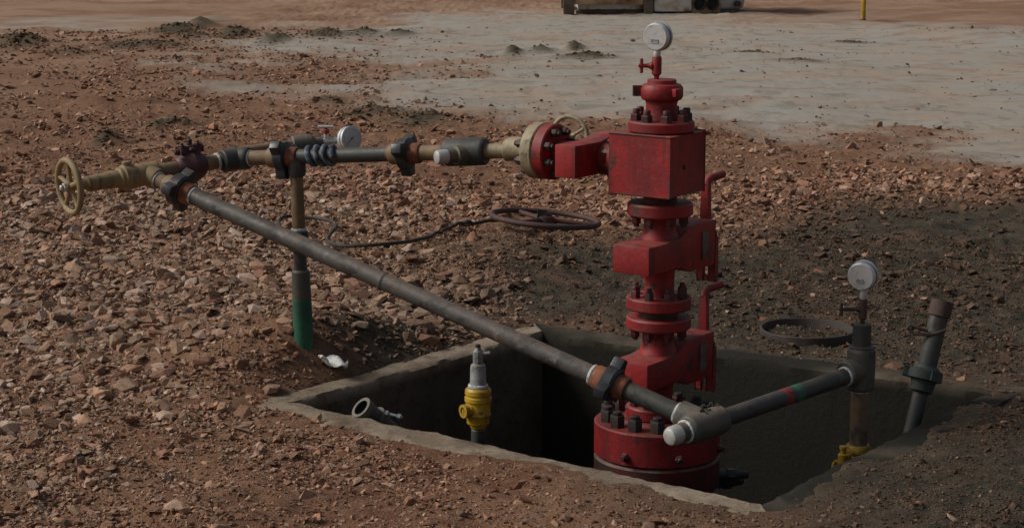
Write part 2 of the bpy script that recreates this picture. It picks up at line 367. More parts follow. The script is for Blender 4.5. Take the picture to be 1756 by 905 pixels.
# ------------------------------------------------------------------ object helpers
def tag(o, label, cat, group=None):
    o['label'] = label; o['category'] = cat
    if group: o['group'] = group
    return o
def thing(name, label, cat, loc, group=None):
    o = bpy.data.objects.new(name, None); COL.objects.link(o)
    o.empty_display_size = .1; o.location = loc
    return tag(o, label, cat, group)
def root_loc(p):
    q = p
    while q.parent: q = q.parent
    return Vector(q.location)
def frame(d):
    d = Vector(d).normalized()
    a = Vector((0, 0, 1)) if abs(d.z) < .9 else Vector((1, 0, 0))
    x = a.cross(d).normalized(); y = d.cross(x)
    return x, y, d
class MB:
    def __init__(s): s.v = []; s.f = []
    def add(s, vs, fs):
        k = len(s.v); s.v += [Vector(p) for p in vs]; s.f += [[i + k for i in f] for f in fs]; return s
    def lathe(s, o, d, prof, seg=28, close=False, jit=0):
        """prof = [(t along d, radius)], ends are capped unless close joins last to first (a ring)"""
        o = Vector(o); x, y, d = frame(d); vs = []; n = len(prof)
        for (t, r) in prof:
            for k in range(seg):
                a = 2 * math.pi * k / seg
                vs.append(o + d * t + (x * math.cos(a) + y * math.sin(a)) * (r + (random.uniform(-jit, jit) if jit else 0)))
        fs = []
        for i in range(n if close else n - 1):
            j = (i + 1) % n
            for k in range(seg):
                l = (k + 1) % seg
                fs.append([i * seg + k, i * seg + l, j * seg + l, j * seg + k])
        if not close:
            fs.append([k for k in range(seg)][::-1]); fs.append([(n - 1) * seg + k for k in range(seg)])
        return s.add(vs, fs)
    def cyl(s, p0, p1, r, r1=None, seg=24, bev=.003):
        p0, p1 = Vector(p0), Vector(p1); L = (p1 - p0).length; r1 = r if r1 is None else r1
        bev = min(bev, L * .3, r * .4, r1 * .4)
        return s.lathe(p0, p1 - p0, [(0, r - bev), (bev, r), (L - bev, r1), (L, r1 - bev)], seg)
    def pipe(s, p0, p1, r, ri, seg=24):
        L = (Vector(p1) - Vector(p0)).length
        return s.lathe(p0, Vector(p1) - Vector(p0), [(0, ri), (0, r), (L, r), (L, ri)], seg, True)
    def tube(s, pts, r, seg=10):
        pts = [Vector(p) for p in pts]; n = len(pts); vs = []
        up = None
        for i, p in enumerate(pts):
            d = (pts[min(i + 1, n - 1)] - pts[max(i - 1, 0)]).normalized()
            if up is None: x, y, _ = frame(d)
            else:
                x = (up - d * up.dot(d)).normalized(); y = d.cross(x)
            up = x
            rr = r(i / (n - 1)) if callable(r) else r
            for k in range(seg):
                a = 2 * math.pi * k / seg; vs.append(p + (x * math.cos(a) + y * math.sin(a)) * rr)
        fs = [[i * seg + k, i * seg + (k + 1) % seg, (i + 1) * seg + (k + 1) % seg, (i + 1) * seg + k] for i in range(n - 1) for k in range(seg)]
        fs.append(list(range(seg))[::-1]); fs.append([(n - 1) * seg + k for k in range(seg)])
        return s.add(vs, fs)
    def torus(s, c, nrm, R, r, seg=48, rs=10):
        x, y, d = frame(nrm); c = Vector(c); vs = []; fs = []
        for i in range(seg):
            a = 2 * math.pi * i / seg; e = x * math.cos(a) + y * math.sin(a)
            for k in range(rs):
                q = 2 * math.pi * k / rs; vs.append(c + e * (R + r * math.cos(q)) + d * (r * math.sin(q)))
        for i in range(seg):
            for k in range(rs):
                fs.append([i * rs + k, ((i + 1) % seg) * rs + k, ((i + 1) % seg) * rs + (k + 1) % rs, i * rs + (k + 1) % rs])
        return s.add(vs, fs)
    def box(s, c, ax, half, bev=.004):
        """chamfered box: centre, three unit axes, half sizes"""
        bm = bmesh.new(); bmesh.ops.create_cube(bm, size=2)
        c = Vector(c)
        for v in bm.verts:
            p = v.co.copy(); v.co = c + ax[0] * p.x * half[0] + ax[1] * p.y * half[1] + ax[2] * p.z * half[2]
        if bev > 0: bmesh.ops.bevel(bm, geom=list(bm.edges), offset=bev, segments=2, profile=.6, affect='EDGES')
        bmesh.ops.recalc_face_normals(bm, faces=bm.faces)
        bm.verts.index_update()
        s.add([v.co.copy() for v in bm.verts], [[v.index for v in f.verts] for f in bm.faces]); bm.free(); return s
    def prism(s, outline, o, ax, depth, bev=.006):
        """outline in (ax0, ax1) plane, extruded +-depth along ax2"""
        bm = bmesh.new(); o = Vector(o)
        vs = [bm.verts.new(o + ax[0] * a + ax[1] * b - ax[2] * depth) for a, b in outline]
        f = bm.faces.new(vs); r = bmesh.ops.extrude_face_region(bm, geom=[f])
        bmesh.ops.translate(bm, verts=[g for g in r['geom'] if isinstance(g, bmesh.types.BMVert)], vec=ax[2] * depth * 2)
        bmesh.ops.recalc_face_normals(bm, faces=bm.faces)
        if bev > 0:
            ed = [e for e in bm.edges if len(e.link_faces) == 2 and e.calc_face_angle(0) > .45]
            bmesh.ops.bevel(bm, geom=ed, offset=bev, segments=2, profile=.6, affect='EDGES')
        bm.verts.index_update()
        s.add([v.co.copy() for v in bm.verts], [[v.index for v in f.verts] for f in bm.faces]); bm.free(); return s
    def hexbolt(s, p, d, r, h, stud=.012):
        p = Vector(p); d = Vector(d).normalized()
        s.lathe(p, d, [(0, r), (h * .88, r), (h, r * .86)], 6)
        s.lathe(p + d * h * .98, d, [(0, r * .6), (stud * .8, r * .6), (stud, r * .48)], 10)
        return s
    def build(s, name, mat, parent=None, loc=None, sharp=35, label=None):
        off = root_loc(parent) if parent else (Vector(loc) if loc is not None else Vector((0, 0, 0)))
        me = bpy.data.meshes.new(name)
        me.from_pydata([p - off for p in s.v], [], s.f); me.update()
        bm = bmesh.new(); bm.from_mesh(me); bmesh.ops.recalc_face_normals(bm, faces=bm.faces); bm.to_mesh(me); bm.free()
        me.shade_smooth(); me.set_sharp_from_angle(angle=math.radians(sharp))
        me.materials.append(M[mat] if isinstance(mat, str) else mat)
        o = bpy.data.objects.new(name, me); COL.objects.link(o)
        if parent: o.parent = parent
        else: o.location = off
        if label: o['label'] = label
        return o

# ================================================================== GROUND
def axis_grid(lo, hi, step, glo, ghi, g=1.13):
    a = list(np.arange(lo, hi + 1e-6, step)); d = step; x = a[-1]
    while x < ghi: d *= g; x += d; a.append(x)
    d = step; x = lo; pre = []
    while x > glo: d *= g; x -= d; pre.append(x)
    return np.array(pre[::-1] + a)
gx = axis_grid(-3.4, 3.4, .022, -500, 500, 1.09)
y1 = [5.4]; d = .022
while y1[-1] < 900:
    yy = y1[-1]
    d = .022 if yy < 9 else min(max(.022, (yy - 9) * .006 + .022), .11) if yy < 34 else d * 1.12
    y1.append(yy + d)
y0 = []; d = .05; yy = 5.4
while yy > -500: yy -= d; y0.append(yy); d *= 1.13
gy = np.array(y0[::-1] + y1)
X, Yg = np.meshgrid(gx, gy)
mk = masks(X, Yg)
Z = ground_h(X, Yg, mk)
nx, ny = len(gx), len(gy)
sdist = cellar_sd(X, Yg)
idx = np.arange(nx * ny).reshape(ny, nx)
q = np.stack([idx[:-1, :-1], idx[:-1, 1:], idx[1:, 1:], idx[1:, :-1]], -1).reshape(-1, 4)
smax = np.max(sdist.reshape(-1)[q], axis=1)
q = q[smax > .035]
me = bpy.data.meshes.new('ground')
me.vertices.add(nx * ny); me.vertices.foreach_set('co', np.stack([X, Yg, Z], -1).reshape(-1).astype(np.float32))
me.loops.add(q.size); me.loops.foreach_set('vertex_index', q.reshape(-1).astype(np.int32))
me.polygons.add(len(q)); me.polygons.foreach_set('loop_start', (np.arange(len(q)) * 4).astype(np.int32))
me.update(calc_edges=True); me.shade_smooth()
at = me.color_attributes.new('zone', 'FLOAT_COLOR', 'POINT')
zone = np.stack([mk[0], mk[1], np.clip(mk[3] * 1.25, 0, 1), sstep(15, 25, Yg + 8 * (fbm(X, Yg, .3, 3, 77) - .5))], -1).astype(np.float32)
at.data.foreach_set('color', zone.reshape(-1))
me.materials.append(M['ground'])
ground = bpy.data.objects.new('ground', me); COL.objects.link(ground); ground['kind'] = 'structure'
ground['label'] = 'stony red brown soil with grey clay patches and an oily dark stain'

# ------------------------------------------------------------------ stones and gravel
def rock_proto(npts, seed):
    r = random.Random(seed); bm = bmesh.new()
    k = r.uniform(2.2, 4.0)
    for i in range(npts):
        v = Vector((r.gauss(0, 1), r.gauss(0, 1), r.gauss(0, 1))).normalized()
        m = (abs(v.x) ** k + abs(v.y) ** k + abs(v.z) ** k) ** (1 / k)
        v = v / m * r.uniform(.82, 1.05)
        bm.verts.new(v)
    bmesh.ops.convex_hull(bm, input=bm.verts)
    bmesh.ops.delete(bm, geom=[v for v in bm.verts if not v.link_faces], context='VERTS')
    bmesh.ops.triangulate(bm, faces=bm.faces)
    bm.verts.index_update()
    vs = np.array([v.co[:] for v in bm.verts]); fs = np.array([[v.index for v in f.verts] for f in bm.faces])
    bm.free(); return vs, fs
BIGP = [rock_proto(22, 100 + i) for i in range(14)]
MEDP = [rock_proto(10, 300 + i) for i in range(14)]
SMLP = [rock_proto(8, 500 + i) for i in range(12)]
PAL = np.array([(.36, .245, .17), (.40, .285, .20), (.32, .205, .145), (.29, .19, .132), (.37, .27, .195), (.29, .225, .165), (.25, .165, .115), (.33, .215, .155), (.43, .33, .245), (.28, .165, .115), (.31, .25, .195), (.47, .385, .32), (.44, .36, .31)])
CLEAR = []      # (x, y, radius) kept free of larger stones
def scatter(n, x0, x1, yA, yB, smin, smax, alpha, kind):
    """positions, sizes, tint of stones of one size class"""
    # even spread over the picture rather than the map: near ground gets more of the small ones
    x = rng.uniform(x0, x1, n); y = rng.uniform(yA, yB, n)
    keep = np.abs(x) < y * .30 + .35
    x, y = x[keep], y[keep]
    clay, mud, rocky, clump = masks(x, y)
    s = cellar_sd(x, y)
    pat = fbm(x, y, 1.7, 3, 91)
    near = sstep(7.6, 6.6, y)
    dr = sstep(-.12, .12, poly_sd(x, y, DARKROCK)); mudd = mud * (1 - dr); rocky = np.maximum(rocky, dr)
    dens = (.23 + .80 * rocky) * (.32 + 1.3 * sstep(.36, .62, pat)) * (1 + .8 * sstep(9, 12, y) * (1 - rocky))
    dens = dens * (1 - .955 * clay) * (1 - .62 * mudd) * (1 - .5 * clump)
    if kind == 'small': dens = (.5 + .2 * rocky) * (.45 + sstep(.3, .6, pat)) * (1 - .93 * clay)
    else: dens = dens * (1 + .1 * near)
    dens = np.where(s < .015, 0, np.where(s < RIMW, dens * .12, np.where(s < .25, dens * .55, dens)))
    dens = dens + (clump * .8 if kind == 'big' else 0)
    for (ex, ey, er) in CLEAR:
        if kind == 'big': dens = np.where(np.hypot(x - ex, y - ey) < er, dens * .12, dens)
    keep = rng.uniform(0, 1, len(x)) < dens
    x, y, mud, rocky, clay, clump = x[keep], y[keep], mud[keep], rocky[keep], clay[keep], clump[keep]; near = near[keep]; dr = dr[keep]
    u = rng.uniform(0, 1, len(x))
    sz = smin * (1 - u * (1 - (smin / smax) ** alpha)) ** (-1 / alpha)
    sz = sz * (1 - .38 * near) * (1 - .25 * mud * (1 - dr)) * (1 - .3 * clay) * (1 + .05 * dr)
    pi = rng.integers(0, len(PAL), len(x))
    t = PAL[pi] * rng.uniform(.55, 1.15, (len(x), 1))
    stain = np.where(rng.uniform(0, 1, len(x)) < .09, .2, .86) * mud * (1 - .45 * dr)
    t = t * (1 - stain[:, None]) + np.array((.07, .057, .042)) * stain[:, None]
    cl = (np.where(rng.uniform(0, 1, len(x)) < .25, .3, .85) * clay)[:, None]
    t = t * (1 - cl) + np.array((.21, .17, .125)) * rng.uniform(.6, 1.3, (len(x), 1)) * cl
    ck = np.clip(clump * 1.3, 0, .92)[:, None]
    t = t * (1 - ck) + np.array((.10, .08, .052)) * rng.uniform(.7, 1.4, (len(x), 1)) * ck
    t = t * np.array((1.05, .94, .88))
    red = (1 - rocky)[:, None] * .55
    t = t * (1 - red * (1 - np.array((.98, .80, .72))))
    return x, y, sz, t
_w = W(935, 372, 11.15); _r = G(1384, 571)
CLEAR += [(_w.x, _w.y, .42), (_r.x, _r.y, .30)]
stones = [scatter(165000, -4.2, 4.4, 5.4, 13.5, .0115, .055, 1.65, 'big'), scatter(120000, -8, 8, 13.5, 27, .013, .055, 1.7, 'big')]
sx = np.concatenate([a[0] for a in stones]); sy = np.concatenate([a[1] for a in stones])
ss = np.concatenate([a[2] for a in stones]); stt = np.concatenate([a[3] for a in stones])
sm = scatter(230000, -3.6, 4.0, 5.4, 11, .0055, .017, 1.5, 'small')
sm3 = scatter(90000, -2.4, 2.6, 5.4, 7.6, .0075, .022, 1.7, 'small')
sm2 = scatter(26000, -5, 5, 11, 16, .010, .02, 1.6, 'small')
print('stones', len(sx), 'small', len(sm[0]), len(sm2[0]))

def euler_mats(n, tilt):
    az = rng.uniform(0, 2 * math.pi, n); tx = rng.normal(0, tilt, n); ty = rng.normal(0, tilt, n)
    ca, sa = np.cos(az), np.sin(az); cx_, sx_ = np.cos(tx), np.sin(tx); cy_, sy_ = np.cos(ty), np.sin(ty)
    R = np.zeros((n, 3, 3))
    Rz = np.zeros((n, 3, 3)); Rz[:, 0, 0] = ca; Rz[:, 0, 1] = -sa; Rz[:, 1, 0] = sa; Rz[:, 1, 1] = ca; Rz[:, 2, 2] = 1
    Rx = np.zeros((n, 3, 3)); Rx[:, 0, 0] = 1; Rx[:, 1, 1] = cx_; Rx[:, 1, 2] = -sx_; Rx[:, 2, 1] = sx_; Rx[:, 2, 2] = cx_
    Ry = np.zeros((n, 3, 3)); Ry[:, 1, 1] = 1; Ry[:, 0, 0] = cy_; Ry[:, 0, 2] = sy_; Ry[:, 2, 0] = -sy_; Ry[:, 2, 2] = cy_
    return Rx @ Ry @ Rz
def stone_xf(x, y, s, tilt, sink):
    n = len(x); R = euler_mats(n, tilt)
    sc = np.stack([s * rng.uniform(.8, 1.35, n), s * rng.uniform(.6, 1.0, n), s * np.where(rng.uniform(0, 1, n) < .45, rng.uniform(.22, .5, n), rng.uniform(.45, .85, n))], -1)
    z = ground_h(x, y) + s * sink * rng.uniform(-.55, 1.0, n)
    return R, sc, np.stack([x, y, z], -1)
def join_rocks(protos, x, y, s, t, tilt, sink, pack):
    R, sc, p = stone_xf(x, y, s, tilt, sink)
    which = rng.integers(0, len(protos), len(x))
    for k, (pv, pf) in enumerate(protos):
        w = np.nonzero(which == k)[0]
        if len(w) == 0: continue
        v = pv[None] * sc[w][:, None, :]
        v = np.einsum('nij,nkj->nki', R[w], v) + p[w][:, None, :]
        f = pf[None] + (np.arange(len(w)) * len(pv))[:, None, None] + pack['n']
        pack['n'] += v.shape[0] * v.shape[1]
        pack['v'].append(v.reshape(-1, 3)); pack['f'].append(f.reshape(-1, 3))
        pack['c'].append(np.repeat(np.concatenate([t[w], np.ones((len(w), 1))], 1), len(pv), 0))
# the 300 that show largest in the picture are objects of their own
app = ss / np.hypot(sx, sy)
order = np.argsort(-app); top = order[:300]; rest = order[300:]
big_me = []
for k, (pv, pf) in enumerate(BIGP):
    mm = bpy.data.meshes.new('stone'); mm.from_pydata(pv.tolist(), [], pf.tolist()); mm.update(); mm.shade_flat(); mm.materials.append(M['stone']); big_me.append(mm)
R, sc, p = stone_xf(sx[top], sy[top], ss[top], .22, .22)
for i in range(len(top)):
    o = bpy.data.objects.new('stone', big_me[i % len(big_me)]); COL.objects.link(o); o.parent = ground
    m4 = Matrix(R[i].tolist()).to_4x4() @ Matrix.Diagonal((*[float(a) for a in sc[i]], 1)); m4.translation = Vector(p[i].tolist())
    o.matrix_local = m4
    o.color = (*[float(a) for a in stt[top[i]]], 1)
pack = dict(v=[], f=[], c=[], n=0)
nr = rest[sy[rest] < 13.5]; fr_ = rest[sy[rest] >= 13.5]
join_rocks(MEDP, sx[nr], sy[nr], ss[nr], stt[nr], .28, .3, pack)
join_rocks(SMLP, sx[fr_], sy[fr_], ss[fr_], stt[fr_], .28, .3, pack)
join_rocks(SMLP, *sm, .5, .4, pack)
join_rocks(SMLP, *sm2, .5, .4, pack)
join_rocks(SMLP, *sm3, .4, .4, pack)
V = np.concatenate(pack['v']).astype(np.float32); Fc = np.concatenate(pack['f']).astype(np.int32); Cc = np.concatenate(pack['c']).astype(np.float32)
me = bpy.data.meshes.new('gravel')
me.vertices.add(len(V)); me.vertices.foreach_set('co', V.reshape(-1))
me.loops.add(Fc.size); me.loops.foreach_set('vertex_index', Fc.reshape(-1))
me.polygons.add(len(Fc)); me.polygons.foreach_set('loop_start', (np.arange(len(Fc)) * 3).astype(np.int32))
me.update(calc_edges=True); me.shade_flat()
at = me.color_attributes.new('tint', 'FLOAT_COLOR', 'POINT'); at.data.foreach_set('color', Cc.reshape(-1))
me.materials.append(M['gravel'])
gravel = bpy.data.objects.new('gravel', me); COL.objects.link(gravel); gravel.parent = ground; gravel['kind'] = 'stuff'
print('gravel tris', len(Fc))

# ================================================================== CONCRETE CELLAR
cellar = thing('concrete_cellar', 'square concrete cellar pit sunk in the ground round the wellhead', 'cellar', (CI[0].lerp(CI[2], .5).x, CI[0].lerp(CI[2], .5).y, -1.3))
def offset_poly(P, d):
    out = []; n = len(P); c = sum((Vector((p.x, p.y, 0)) for p in P), Vector()) / n
    for i in range(n):
        p0, p1, p2 = P[i - 1], P[i], P[(i + 1) % n]
        def nrm(a, b):
            e = Vector((b.x - a.x, b.y - a.y, 0)).normalized(); q_ = Vector((e.y, -e.x, 0))
            return q_ if q_.dot(Vector((a.x, a.y, 0)) - c) > 0 else -q_
        n1, n2 = nrm(p0, p1), nrm(p1, p2); bis = (n1 + n2).normalized()
        out.append(Vector((p1.x, p1.y, 0)) + bis * d / max(.3, bis.dot(n1)))
    return out
CO = offset_poly(CI, RIMW)
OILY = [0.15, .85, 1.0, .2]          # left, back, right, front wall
for w in range(4):
    a, b2 = Vector((CI[w].x, CI[w].y, 0)), Vector((CI[(w + 1) % 4].x, CI[(w + 1) % 4].y, 0))
    c, d2 = CO[w], CO[(w + 1) % 4]
    n = 110; vs = []; fs = []; oil_shade = []
    prof = [(0, -1.3), (0, -.75), (0, -.35), (0, -.12), (0, -.03), (.0, RIMZ - .012), (.09, RIMZ), (.36, RIMZ), (.66, RIMZ), (.93, RIMZ - .001), (1.0, RIMZ - .014), (1.0, -.14)]
    for i in range(n + 1):
        t = i / n
        for k, (o_, z) in enumerate(prof):
            p_ = a.lerp(b2, t).lerp(c.lerp(d2, t), o_)
            jx = float(fbm(np.array([p_.x * 1.0 + w * 7]), np.array([p_.y + z]), 7, 4, 7 + k)[0] - .5)
            jn = float(vnoise(np.array([t * n * .8 + w * 50]), np.array([k * 3.1]), 4)[0] - .5)
            nrm = (a - c).normalized()
            amp = .018 if k >= 4 else .012
            if 0 < i < n: p_ = p_ + nrm * (jx * amp * 1.6 + (jn * .006 if k >= 4 else 0))
            vs.append(Vector((p_.x, p_.y, z + (jx * .016 + jn * .005 if 5 <= k <= 10 else 0))))
            oil_shade.append(max(0, min(1, OILY[w] * (.5 + 1.2 * float(fbm(np.array([p_.x]), np.array([p_.y]), 3.5, 3, 99)[0])) + (.55 if z < -.02 else 0))))  # below the rim, the pit's shade is painted in on top of the stain
    L = len(prof)
    for i in range(n):
        for k in range(L - 1):
            fs.append([i * L + k, i * L + k + 1, (i + 1) * L + k + 1, (i + 1) * L + k])
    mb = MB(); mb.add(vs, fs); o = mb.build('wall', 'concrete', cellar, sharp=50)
    ca = o.data.color_attributes.new('oil_shade', 'FLOAT_COLOR', 'POINT')
    ca.data.foreach_set('color', np.repeat(np.array(oil_shade, np.float32)[:, None], 4, 1).reshape(-1))
mb = MB(); mb.add([Vector((p_.x, p_.y, -1.28)) for p_ in CO] + [Vector((p_.x, p_.y, -1.4)) for p_ in CO],
                  [[0, 1, 2, 3], [7, 6, 5, 4], [0, 4, 5, 1], [1, 5, 6, 2], [2, 6, 7, 3], [3, 7, 4, 0]])
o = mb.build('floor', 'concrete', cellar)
ca = o.data.color_attributes.new('oil_shade', 'FLOAT_COLOR', 'POINT'); ca.data.foreach_set('color', np.full(32, .9, np.float32))  # floor colour darkened to paint in the shade of the pit

# ================================================================== WELLHEAD TREE
TY = 7.0
TX = W(1131, 430, TY).x
def tz(py): return W(1131, py, TY).z
def A(z, dx=0, dy=0): return Vector((TX + dx, TY + dy, z))
K = PPM((TX, TY, .4))
UP = Vector((0, 0, 1))
cb = math.radians(35.6)
Uw = Vector((-math.cos(cb), math.sin(cb), 0))      # towards the wing: left and away
Vw = Vector((math.sin(cb), math.cos(cb), 0))       # valve stems: right and away
tree = thing('wellhead_tree', 'red painted wellhead tree of stacked flanges and valves rising from the pit', 'wellhead', A(-1.28))
RB = 109 / K; RF = 56 / K
z_bt, z_bs, z_bb = tz(718), tz(776), tz(828)
def flange(z0, z1, r, name='flange', mat='red'):
    b_ = .006
    return MB().lathe(A(z0), UP, [(0, r - b_), (b_, r), (z1 - z0 - b_, r), (z1 - z0, r - b_)], 56).build(name, mat, tree)
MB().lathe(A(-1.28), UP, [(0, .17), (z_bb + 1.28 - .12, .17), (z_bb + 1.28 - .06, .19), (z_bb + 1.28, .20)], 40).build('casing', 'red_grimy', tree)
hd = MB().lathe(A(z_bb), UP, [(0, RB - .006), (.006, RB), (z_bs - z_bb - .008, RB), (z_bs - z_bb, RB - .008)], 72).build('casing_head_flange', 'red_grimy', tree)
for k in range(16):
    a_ = 2 * math.pi * (k + .2) / 16
    MB().hexbolt(A(z_bb, math.cos(a_) * RB * .82, math.sin(a_) * RB * .82), -UP, .025, .045).build('nut', 'bolt_red', hd)
tf = MB().lathe(A(z_bs), UP, [(0, RB - .012), (.010, RB), (z_bt - z_bs - .006, RB), (z_bt - z_bs, RB - .006), (z_bt - z_bs + .001, RB * .62), (z_bt - z_bs + .012, RB * .58)], 72).build('tubing_head_flange', 'red', tree)
for k in range(14):
    a_ = 2 * math.pi * (k + .35) / 14
    MB().hexbolt(A(z_bt - .001, math.cos(a_) * RB * .80, math.sin(a_) * RB * .80), UP, .0285, .045, .014).build('bolt', 'bolt', tf)
# lock screw glands and side outlets of the casing head
for a_ in (-2.15, -1.3, -.35, .6):
    d_ = Vector((math.cos(a_), math.sin(a_), 0)); p0 = A((z_bt + z_bs) / 2 - .024) + d_ * (RB - .01)
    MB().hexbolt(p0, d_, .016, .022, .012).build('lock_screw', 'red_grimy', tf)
for (d_, z_) in ((Vector((1, .12, 0)), z_bb + .022), (Vector((1, .30, 0)), z_bb - .02), (Vector((-.96, .28, 0)), z_bb - .03)):
    d_ = d_.normalized(); p0 = A(z_) + d_ * (RB - .02)
    m_ = MB().cyl(p0, p0 + d_ * .10, .020); m_.hexbolt(p0 + d_ * .055, d_, .027, .03, .05)
    m_.build('outlet_plug', 'fitting', tree)

def neck(z0, z1, prof, name='neck', mat='red'):
    Ln = z1 - z0
    return MB().lathe(A(z0), UP, [(t * Ln, r) for t, r in prof], 36).build(name, mat, tree)
def bolts_on(parent, z, d, n=8, r=.0185, h=.028, stud=.02, R=None, off=.4):
    R = R or RF * .77
    for k in range(n):
        a_ = 2 * math.pi * (k + off) / n
        MB().hexbolt(A(z, math.cos(a_) * R, math.sin(a_) * R), d, r, h, stud).build('bolt', 'bolt_red', parent)
# flanges from the bottom up
f1 = flange(z_bt + .012, tz(692), RF * .96); bolts_on(f1, tz(692) - .001, UP, 8, .016, .018, .008)
f2 = flange(tz(561), tz(541), RF); bolts_on(f2, tz(561) + .001, -UP, 8, stud=.012)
MB().lathe(A(tz(541)), UP, [(0, RF * .6), (tz(528) - tz(541), RF * .6)], 40).build('ring_gasket', 'bolt', tree)
f3 = flange(tz(528), tz(507), RF); bolts_on(f3, tz(507) - .001, UP, 8, stud=.016)
f4 = flange(tz(368), tz(346), RF); bolts_on(f4, tz(368) + .001, -UP, 8, stud=.012)

def gate_valve(zc, z_top, z_bot, name='gate_valve', label=None):
    """slab gate valve: body block towards the camera, bonnet and operating lever away from it"""
    AX = (Vw, UP, Uw)
    body = MB()
    o = A(zc)
    body.prism([(-.195, -.052), (-.195, .050), (-.07, .050), (-.02, .054), (.03, .058), (.085, .086), (.10, .090), (.26, .090), (.268, .080), (.268, -.070), (.26, -.080),
                (.10, -.080), (.08, -.076), (.03, -.054), (-.02, -.052)], o, AX, .076, .007)
    body.lathe(A(zc + .03), UP, [(0, .075), (.012, .075), (.03, .068), (.05, .060), (z_top - zc - .04, .056), (z_top - zc - .032, .060)], 36)
    body.lathe(A(z_bot - .001), UP, [(0, .060), (.012, .054), (zc - z_bot - .07, .056), (zc - z_bot - .05, .066), (zc - z_bot - .03, .075)], 36)
    p_ = body.build(name, 'red', tree, sharp=40, label=label)
    # bonnet end plate, packing nut and stem
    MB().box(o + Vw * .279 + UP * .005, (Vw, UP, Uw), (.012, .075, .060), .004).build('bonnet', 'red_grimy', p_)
    m_ = MB(); m_.box(o + Vw * .19 + UP * .005 - Uw * .0775, (Vw, UP, Uw), (.022, .05, .0025), .001); m_.build('name_plate', 'plate', p_)
    st = MB().lathe(o + Vw * .285 + UP * .005, Vw, [(0, .022), (.02, .022), (.022, .013), (.07, .013), (.072, .010)], 18)
    st.build('stem', 'bolt', p_)
    for (a1, b1) in ((-.045, .055), (.045, .055), (-.045, -.045), (.045, -.045)):
        MB().hexbolt(o + Vw * .290 + Uw * a1 + UP * b1, Vw, .011, .014, .008).build('bolt', 'bolt_red', p_)
    # lever: upright bar with a bent grip, two prongs below the hub
    lv = MB(); h0 = o + Vw * .325 + UP * .005
    ax = (Uw, UP, Vw)
    lv.prism([(-.021, .0), (-.0185, .10), (-.015, .205), (.015, .205), (.0175, .10), (.021, .0)], h0, ax, .012, .003)
    pts = [h0 + UP * .195, h0 + UP * .212 + Vw * .008, h0 + UP * .222 + Vw * .03, h0 + UP * .226 + Vw * .065 - Uw * .010, h0 + UP * .230 + Vw * .095 - Uw * .018]
    lv.tube(pts, lambda t: .0165 - .002 * t, 12)
    lv.box(h0 - UP * .01 - Uw * .012, ax, (.032, .034, .009), .004)
    lv.box(h0 - UP * .075 - Uw * .036, ax, (.015, .085, .008), .003)
    lv.box(h0 - UP * .088 + Uw * .016, ax, (.013, .072, .008), .003)
    lv.box(h0 - UP * .150 - Uw * .010, ax, (.036, .011, .006), .003)
    lv.build('lever', 'red', p_)
    MB().hexbolt(h0 + Vw * .006 - UP * .0 - Uw * .0, Vw, .017, .018, .01).build('lever_nut', 'bolt', p_)
    return p_
gate_valve(tz(432), tz(368), tz(507))
gate_valve(tz(627), tz(561), tz(692))
# flow block
z_b0, z_b1 = tz(328), tz(226)
MB().lathe(A(tz(346) - .002), UP, [(0, .06), (z_b0 - tz(346) + .003, .06)], 32).build('neck', 'bolt_red', tree)
BXC = Vector((W(1127, 280, TY).x, TY, (z_b0 + z_b1) / 2))
HB = .1225
blk = MB().box(BXC, (Uw, Vw, UP), (HB, HB, (z_b1 - z_b0) / 2), .004).build('flow_block', 'red', tree)
MB().cyl(BXC - Uw * (HB - .004) + Vw * -.02 - UP * .008, BXC - Uw * (HB + .0015) + Vw * -.02 - UP * .008, .009, seg=16, bev=.0005).build('drilled_hole', 'black', blk)
# top flange, tree cap
f5 = flange(z_b1 + .0015, tz(206), RF); bolts_on(f5, tz(206) - .001, UP, 8, .022, .026, .018, off=.15)
zc0 = tz(206)
cap = MB().lathe(A(zc0 - .002), UP, [(0, .062), (.01, .058), (tz(178) - zc0, .055), (tz(172) - zc0, .058), (tz(169) - zc0, .070), (tz(164) - zc0, .076), (tz(150) - zc0, .076), (tz(144) - zc0, .068), (tz(142) - zc0, .052), (tz(136) - zc0, .051), (tz(135) - zc0, .047)], 44).build('tree_cap', 'red', tree)
for a_ in (math.radians(178), math.radians(-58), math.radians(60)):
    d_ = Vector((math.cos(a_), math.sin(a_), 0)); p0 = A(tz(156)) + d_ * .068
    m_ = MB().box(p0 + d_ * .018, (d_, UP.cross(d_), UP), (.013, .013, .014), .004); m_.build('cap_lug', 'red_grimy' if a_ > 3 else 'red', cap)
def needle_valve(parent, base, top, r, side, mat, hmat, Lh=.058, bar=.026):
    """vertical needle valve with a side stem and T bar"""
    Ln = top - base.z
    v_ = MB().lathe(base, UP, [(0, r * .5), (Ln * .16, r * .55), (Ln * .26, r), (Ln * .93, r), (Ln, r * .85)], 20).build('needle_valve', mat, parent)
    c_ = base + UP * Ln * .60
    m_ = MB().lathe(c_ + side * r * .6, side, [(0, r * .75), (.010, r * .8), (.018, r * .5), (Lh * .55, r * .42), (Lh, r * .36)], 14)
    m_.cyl(c_ + side * Lh - UP * bar, c_ + side * Lh + UP * bar, r * .34, seg=12)
    m_.build('handle', hmat, v_)
    return v_
